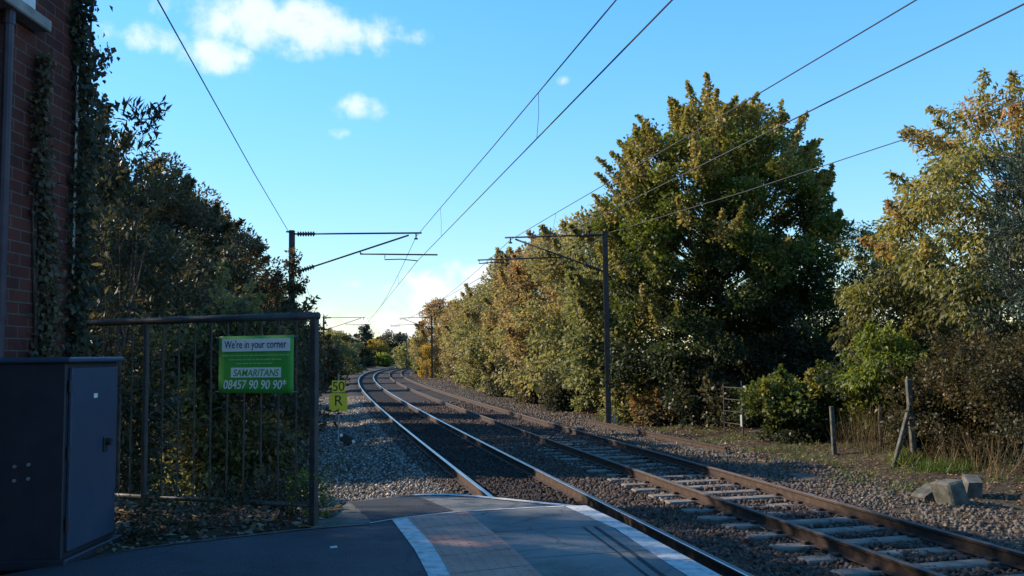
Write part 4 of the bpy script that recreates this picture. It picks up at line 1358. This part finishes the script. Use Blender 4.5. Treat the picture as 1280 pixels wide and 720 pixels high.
# ------------------------------------------------------------------ trees: the platform side
GLs = 'trees behind the railing'
leftt = [(95, 22.0, 205, 2.3, 'leaf_brown', .40, 'tall browning tree beside the brick building'), (150, 22.3, 182, 2.5, 'leaf_brown', .46, 'highest tree behind the railing, orange tinted crown'), (205, 24.5, 232, 2.5, 'leaf_dark', .62, 'dark tree right of the highest tree behind the railing'),
         (250, 27.5, 256, 2.6, 'leaf_brown', .38, 'brown leaved tree above the green banner'), (290, 30, 314, 2.3, 'leaf_dark', .66, 'dark tree left of the ivy clad mast'), (330, 36.0, 356, 2.1, 'leaf_dark', .6, 'smaller dark tree close beside the ivy clad mast'),
         (336, 44, 390, 2.0, 'leaf_dark', .5, 'low dark tree behind the foot of the ivy clad mast')]
for i, (px, Y, top, R_, mt, bt, lab) in enumerate(leftt):
    plant('lineside_tree', lab, 'tree', px, Y, top, R_, prof=FULL, n_leaves=44000, leaf=.12, mat=mt, seed=150 + i, n_clumps=130, clump=.6, shoots=24, shoot_len=.5, lumpy=.2, base_tint=bt, top_tint=.3, spread=.12, limbs=30, group=GLs, aspect=.5)
for i, (x, y, H, R_, lab) in enumerate([(-10.8, 9.8, 11.5, 2.6, 'unseen tall dark tree added to shade the platform, behind the end wall of the brick building'), (-11.2, 15.1, 12.5, 2.9, 'unseen tall dark tree added to shade the tracks, between the building and the highest tree'), (-12.8, 23.5, 9.4, 2.6, 'unseen broad dark tree added for shade behind the browning tree beside the building')]):  # out-of-view trees added to shade tracks and platform, leaving a sunlit gap
    tree('lineside_tree', lab, 'tree', (x, y, gzf(x, y)), H, FULL, R_, 34000, .17, 'leaf_dark', 240 + i, n_clumps=105, clump=.7, shoots=14, base_tint=.5, limbs=24, group=GLs, aspect=.5)
near = [(205, 13.2, 292, 1.35, 'leaf_dark', .55, 'dark bush behind the railing left of the banner'), (120, 10.2, 196, .95, 'leaf_dark', .5, 'tall shrub rising between the building corner and the railing'), (262, 12.5, 372, 1.0, 'leaf_hedge', .45, 'sun flecked olive bush behind the upper railing bars'),
        (318, 12.6, 400, .95, 'leaf_dark', .6, 'dark bush directly behind the green banner'), (345, 19.3, 392, .75, 'leaf_dark', .55, 'dark bush behind the end post of the railing')]
for i, (px, Y, top, R_, mt, bt, lab) in enumerate(near):
    plant('shrub', lab, 'bush', px, Y, top, R_, prof=[(.0, .7), (.25, .95), (.5, 1.0), (.75, .85), (.93, .5), (1, .15)], n_leaves=13000, leaf=.095, mat=mt, seed=170 + i, n_clumps=70, clump=.38, shoots=16, shoot_len=.6, base_tint=bt, top_tint=.15, limbs=20, trunk_r=.05, aspect=.45, group='bushes behind the railing')
plant('sapling', 'sapling with finger like leaf sprays above the railing beside the ivy', 'shrub', 138, 8.6, 128, .42, prof=[(.3, .4), (.6, .7), (.85, 1.0), (1, .5)], n_leaves=1300, leaf=.11, mat='leaf_dark', seed=181, n_clumps=16, clump=.2, shoots=9, shoot_len=.5, base_tint=.5, limbs=14, trunk_r=.02, aspect=.28)
plant('mast_ivy', 'ragged ivy climbing the mast beside the railing', 'climber', 366, 29.7, 312, .38, prof=[(.0, 1.0), (.5, .9), (.8, .65), (1, .4)], n_leaves=2600, leaf=.13, mat='leaf_dark', seed=182, n_clumps=44, clump=.22, shoots=9, shoot_len=.5, base_tint=.55, limbs=4, trunk_r=.03, aspect=.7)
plant('shrub', 'loose leafy bush at the foot of the ivy clad mast, twigs against the sky', 'bush', 382, 31, 384, .55, prof=ROUND, n_leaves=2600, leaf=.13, mat='leaf_dark', seed=183, n_clumps=34, clump=.3, shoots=10, shoot_len=.7, base_tint=.5, limbs=14, trunk_r=.04, aspect=.6)
lf = [(384, 62, 418, 2.2, 'leaf_dark', .5), (392, 78, 426, 2.4, 'leaf_dark', .45), (410, 98, 416, 2.8, 'leaf_hedge', .4), (421, 125, 412, 3.6, 'leaf_hedge', .55), (437, 155, 428, 3.4, 'leaf_dark', .5), (449, 185, 436, 3.6, 'leaf_dark', .4)]
ll = ['low dark bush past the ivy clad mast', 'dark bush left of the yellow speed sign', 'greenish bush above the yellow speed sign', 'pale green tree under the small distant mast', 'dark bush where the near rails begin to bend', 'dark bush at the left end of the visible rails']
for i, ((px, Y, top, R_, mt, bt), lab) in enumerate(zip(lf, ll)):
    plant('lineside_bush', lab, 'bush', px, Y, top, R_, prof=HEDGE, n_leaves=9000, leaf=.15 + Y * .0012, mat=mt, seed=190 + i, n_clumps=50, clump=.7, shoots=8, shoot_len=.7, base_tint=bt, limbs=8, group='bushes left of the near track')
# closing the view
fa = [(455, 250, 410, 5.5, 'leaf_pine', .4, 'dark conifer left in the far view above the rails', CONE), (466, 215, 428, 3.6, 'leaf_yellow', .35, 'orange yellow tree in the far view between two dark trees', ROUND), (489, 270, 417, 6.5, 'leaf_dark', .45, 'wide dark tree closing the far view above the rails', HEDGE),
      (478, 330, 428, 6.5, 'leaf_dark', .6, 'grey green tree behind the orange yellow one', HEDGE), (474, 200, 448, 2.2, 'leaf_lime', .4, 'small lime bush at the vanishing end of the rails', BUSH), (505, 240, 436, 3.2, 'leaf_hedge', .5, 'olive bush right of the wide dark far tree', BUSH),
      (515, 300, 430, 5.0, 'leaf_dark', .6, 'dark far tree behind the farthest mast', HEDGE), (432, 300, 424, 7.0, 'leaf_dark', .5, 'dark far tree behind the small distant mast', ROUND), (461, 300, 436, 6.5, 'leaf_dark', .5, 'low dark far tree under the conifer', HEDGE), (497, 232, 446, 3.4, 'leaf_dark', .3, 'very dark bush where the rails disappear', BUSH)]
for i, (px, Y, top, R_, mt, bt, lab, pf) in enumerate(fa):
    plant('distant_tree', lab, 'tree', px, Y, top, R_, prof=pf, n_leaves=12000, leaf=.48, mat=mt, seed=210 + i, n_clumps=70, clump=1.5, shoots=8, shoot_len=1.2, base_tint=bt, limbs=8, trunk_r=.2, group='trees closing the far view')

# ------------------------------------------------------------------ small growth and litter
def blades(name, cx, cy, rad, n, L, mat, seed, lean=.35, wid=.012, tint=.5):
    r = np.random.RandomState(seed)
    a = r.rand(n) * 6.283; q = rad * r.rand(n) ** .6
    x = cx + q * np.cos(a); y = cy + q * np.sin(a)
    z = np.array([floor_z(float(i), float(j)) for i, j in zip(x, y)]) - .01
    pos = np.stack([x, y, z], -1)
    ax = unit(np.array([0, 0, 1.0]) + r.normal(size=(n, 3)) * lean)
    ln = L * r.uniform(.4, 1.2, n)
    return pos, ax, r.normal(size=(n, 3)), ln, np.full(n, wid), tint + r.normal(0, .18, n)


def tuft(name, label, cat, mat, specs, kind=None, group=None):
    parts = [blades(name, *s) for s in specs]
    o = leaf_mesh(name, *[np.concatenate([p[k] for p in parts]) for k in range(6)], MAT[mat])
    return tag(o, label, cat, group, kind)


g1 = on_ground(1135, 577); g2 = on_ground(1185, 586); g3 = on_ground(1205, 575)
tuft('grass', 'tufts of green and straw grass at the foot of the concrete post and along the bank', 'grass', 'grass',
     [(g1.x, g1.y, .38, 700, .34, None, 1, .4, .014, .7), (g2.x, g2.y, .55, 900, .26, None, 2, .5, .014, .45)] +
     [(float(tx(Y, d)), Y, .5, 120, .16, None, int(Y * 10), .6, .012, .5) for Y, d in zip(np.random.RandomState(3).uniform(10, 36, 46), np.random.RandomState(4).uniform(7.2, 10.5, 46))], kind='stuff')
tuft('dry_stalks', 'upright tan dry stalks in front of the russet thickets', 'dry stalks', 'straw',
     [(on_ground(px, py).x, on_ground(px, py).y, .45, 42, .95, None, 30 + i, .26, .010, .45) for i, (px, py) in enumerate([(1190, 578), (1215, 585), (1240, 592), (1262, 600), (1170, 575)])] +
     [(on_ground(px, py).x, on_ground(px, py).y, .45, 80, 1.15, None, 50 + i, .22, .007, .3) for i, (px, py) in enumerate([(1078, 560), (1092, 562), (1104, 564), (1066, 560)])], kind='stuff')

r = np.random.RandomState(77)
n = 27000
Y = 7.5 + 40 * r.rand(n) ** 1.6
d = 5.3 + 6.8 * r.beta(1.7, 1.5, n)
X = tx(Y, d)
pos = np.stack([X, Y, gz(X, Y) + .006 + .02 * r.rand(n)], -1)
n2 = 2600
Y2 = 5.0 + 3.2 * r.rand(n2); X2 = -3.4 + 2.2 * r.rand(n2)
ok = (Y2 > np.interp(X2, kx, ky) + .06) & ((X2 < e1[0].x) | (X2 < e1[0].x + (Y2 - e1[0].y) * (e1[1].x - e1[0].x) / (e1[1].y - e1[0].y)))
X2, Y2 = X2[ok], Y2[ok]
pos = np.concatenate([pos, np.stack([X2, Y2, verge_z(X2, Y2) + .006 + .015 * r.rand(len(X2))], -1)])
n3 = 9000
Y3 = 44 + 70 * r.rand(n3); d3 = 5.3 + 5.5 * r.rand(n3); X3 = tx(Y3, d3)
pos = np.concatenate([pos, np.stack([X3, Y3, gz(X3, Y3) + .02], -1)])
N = len(pos)
ax = unit(np.concatenate([r.normal(size=(N, 2)), r.normal(0, .25, (N, 1))], 1))
o = leaf_mesh('leaf_litter', pos, ax, unit(np.array([0, 0, 1.0]) + r.normal(size=(N, 3)) * .35), r.uniform(.03, .075, N) * (1 + pos[:, 1] / 60), r.uniform(.02, .05, N) * (1 + pos[:, 1] / 60), r.beta(2, 2, N), MAT['litter'])
tag(o, 'brown fallen leaves over the ground along the fence and behind the kerb', 'leaf litter', kind='stuff')

# weeds along the railing foot
wp = [(385, 652, .16, .42, 'leafy weed clump round the foot of the railing end post'), (345, 648, .18, .30, 'weed clump under the bars below the banner'), (290, 655, .2, .24, 'low weeds below the left edge of the banner'), (225, 662, .22, .28, 'weeds below the left railing post'), (172, 676, .18, .22, 'weeds at the cabinet side of the railing')]
for i, (px, py, R_, h, lab) in enumerate(wp):
    g = GP(px, py, PZ)
    loc = (g.x, g.y + .12, floor_z(g.x, g.y + .12) - .01)
    tree('weed_clump', lab, 'weeds', loc, h, BUSH, R_, 420, .038, 'leaf_lime' if i == 0 else 'leaf_russet', 300 + i, n_clumps=12, clump=.09, shoots=6, shoot_len=.18, base_tint=.3, limbs=6, trunk_r=.006, aspect=.5, clear=0, group='weeds along the railing foot')
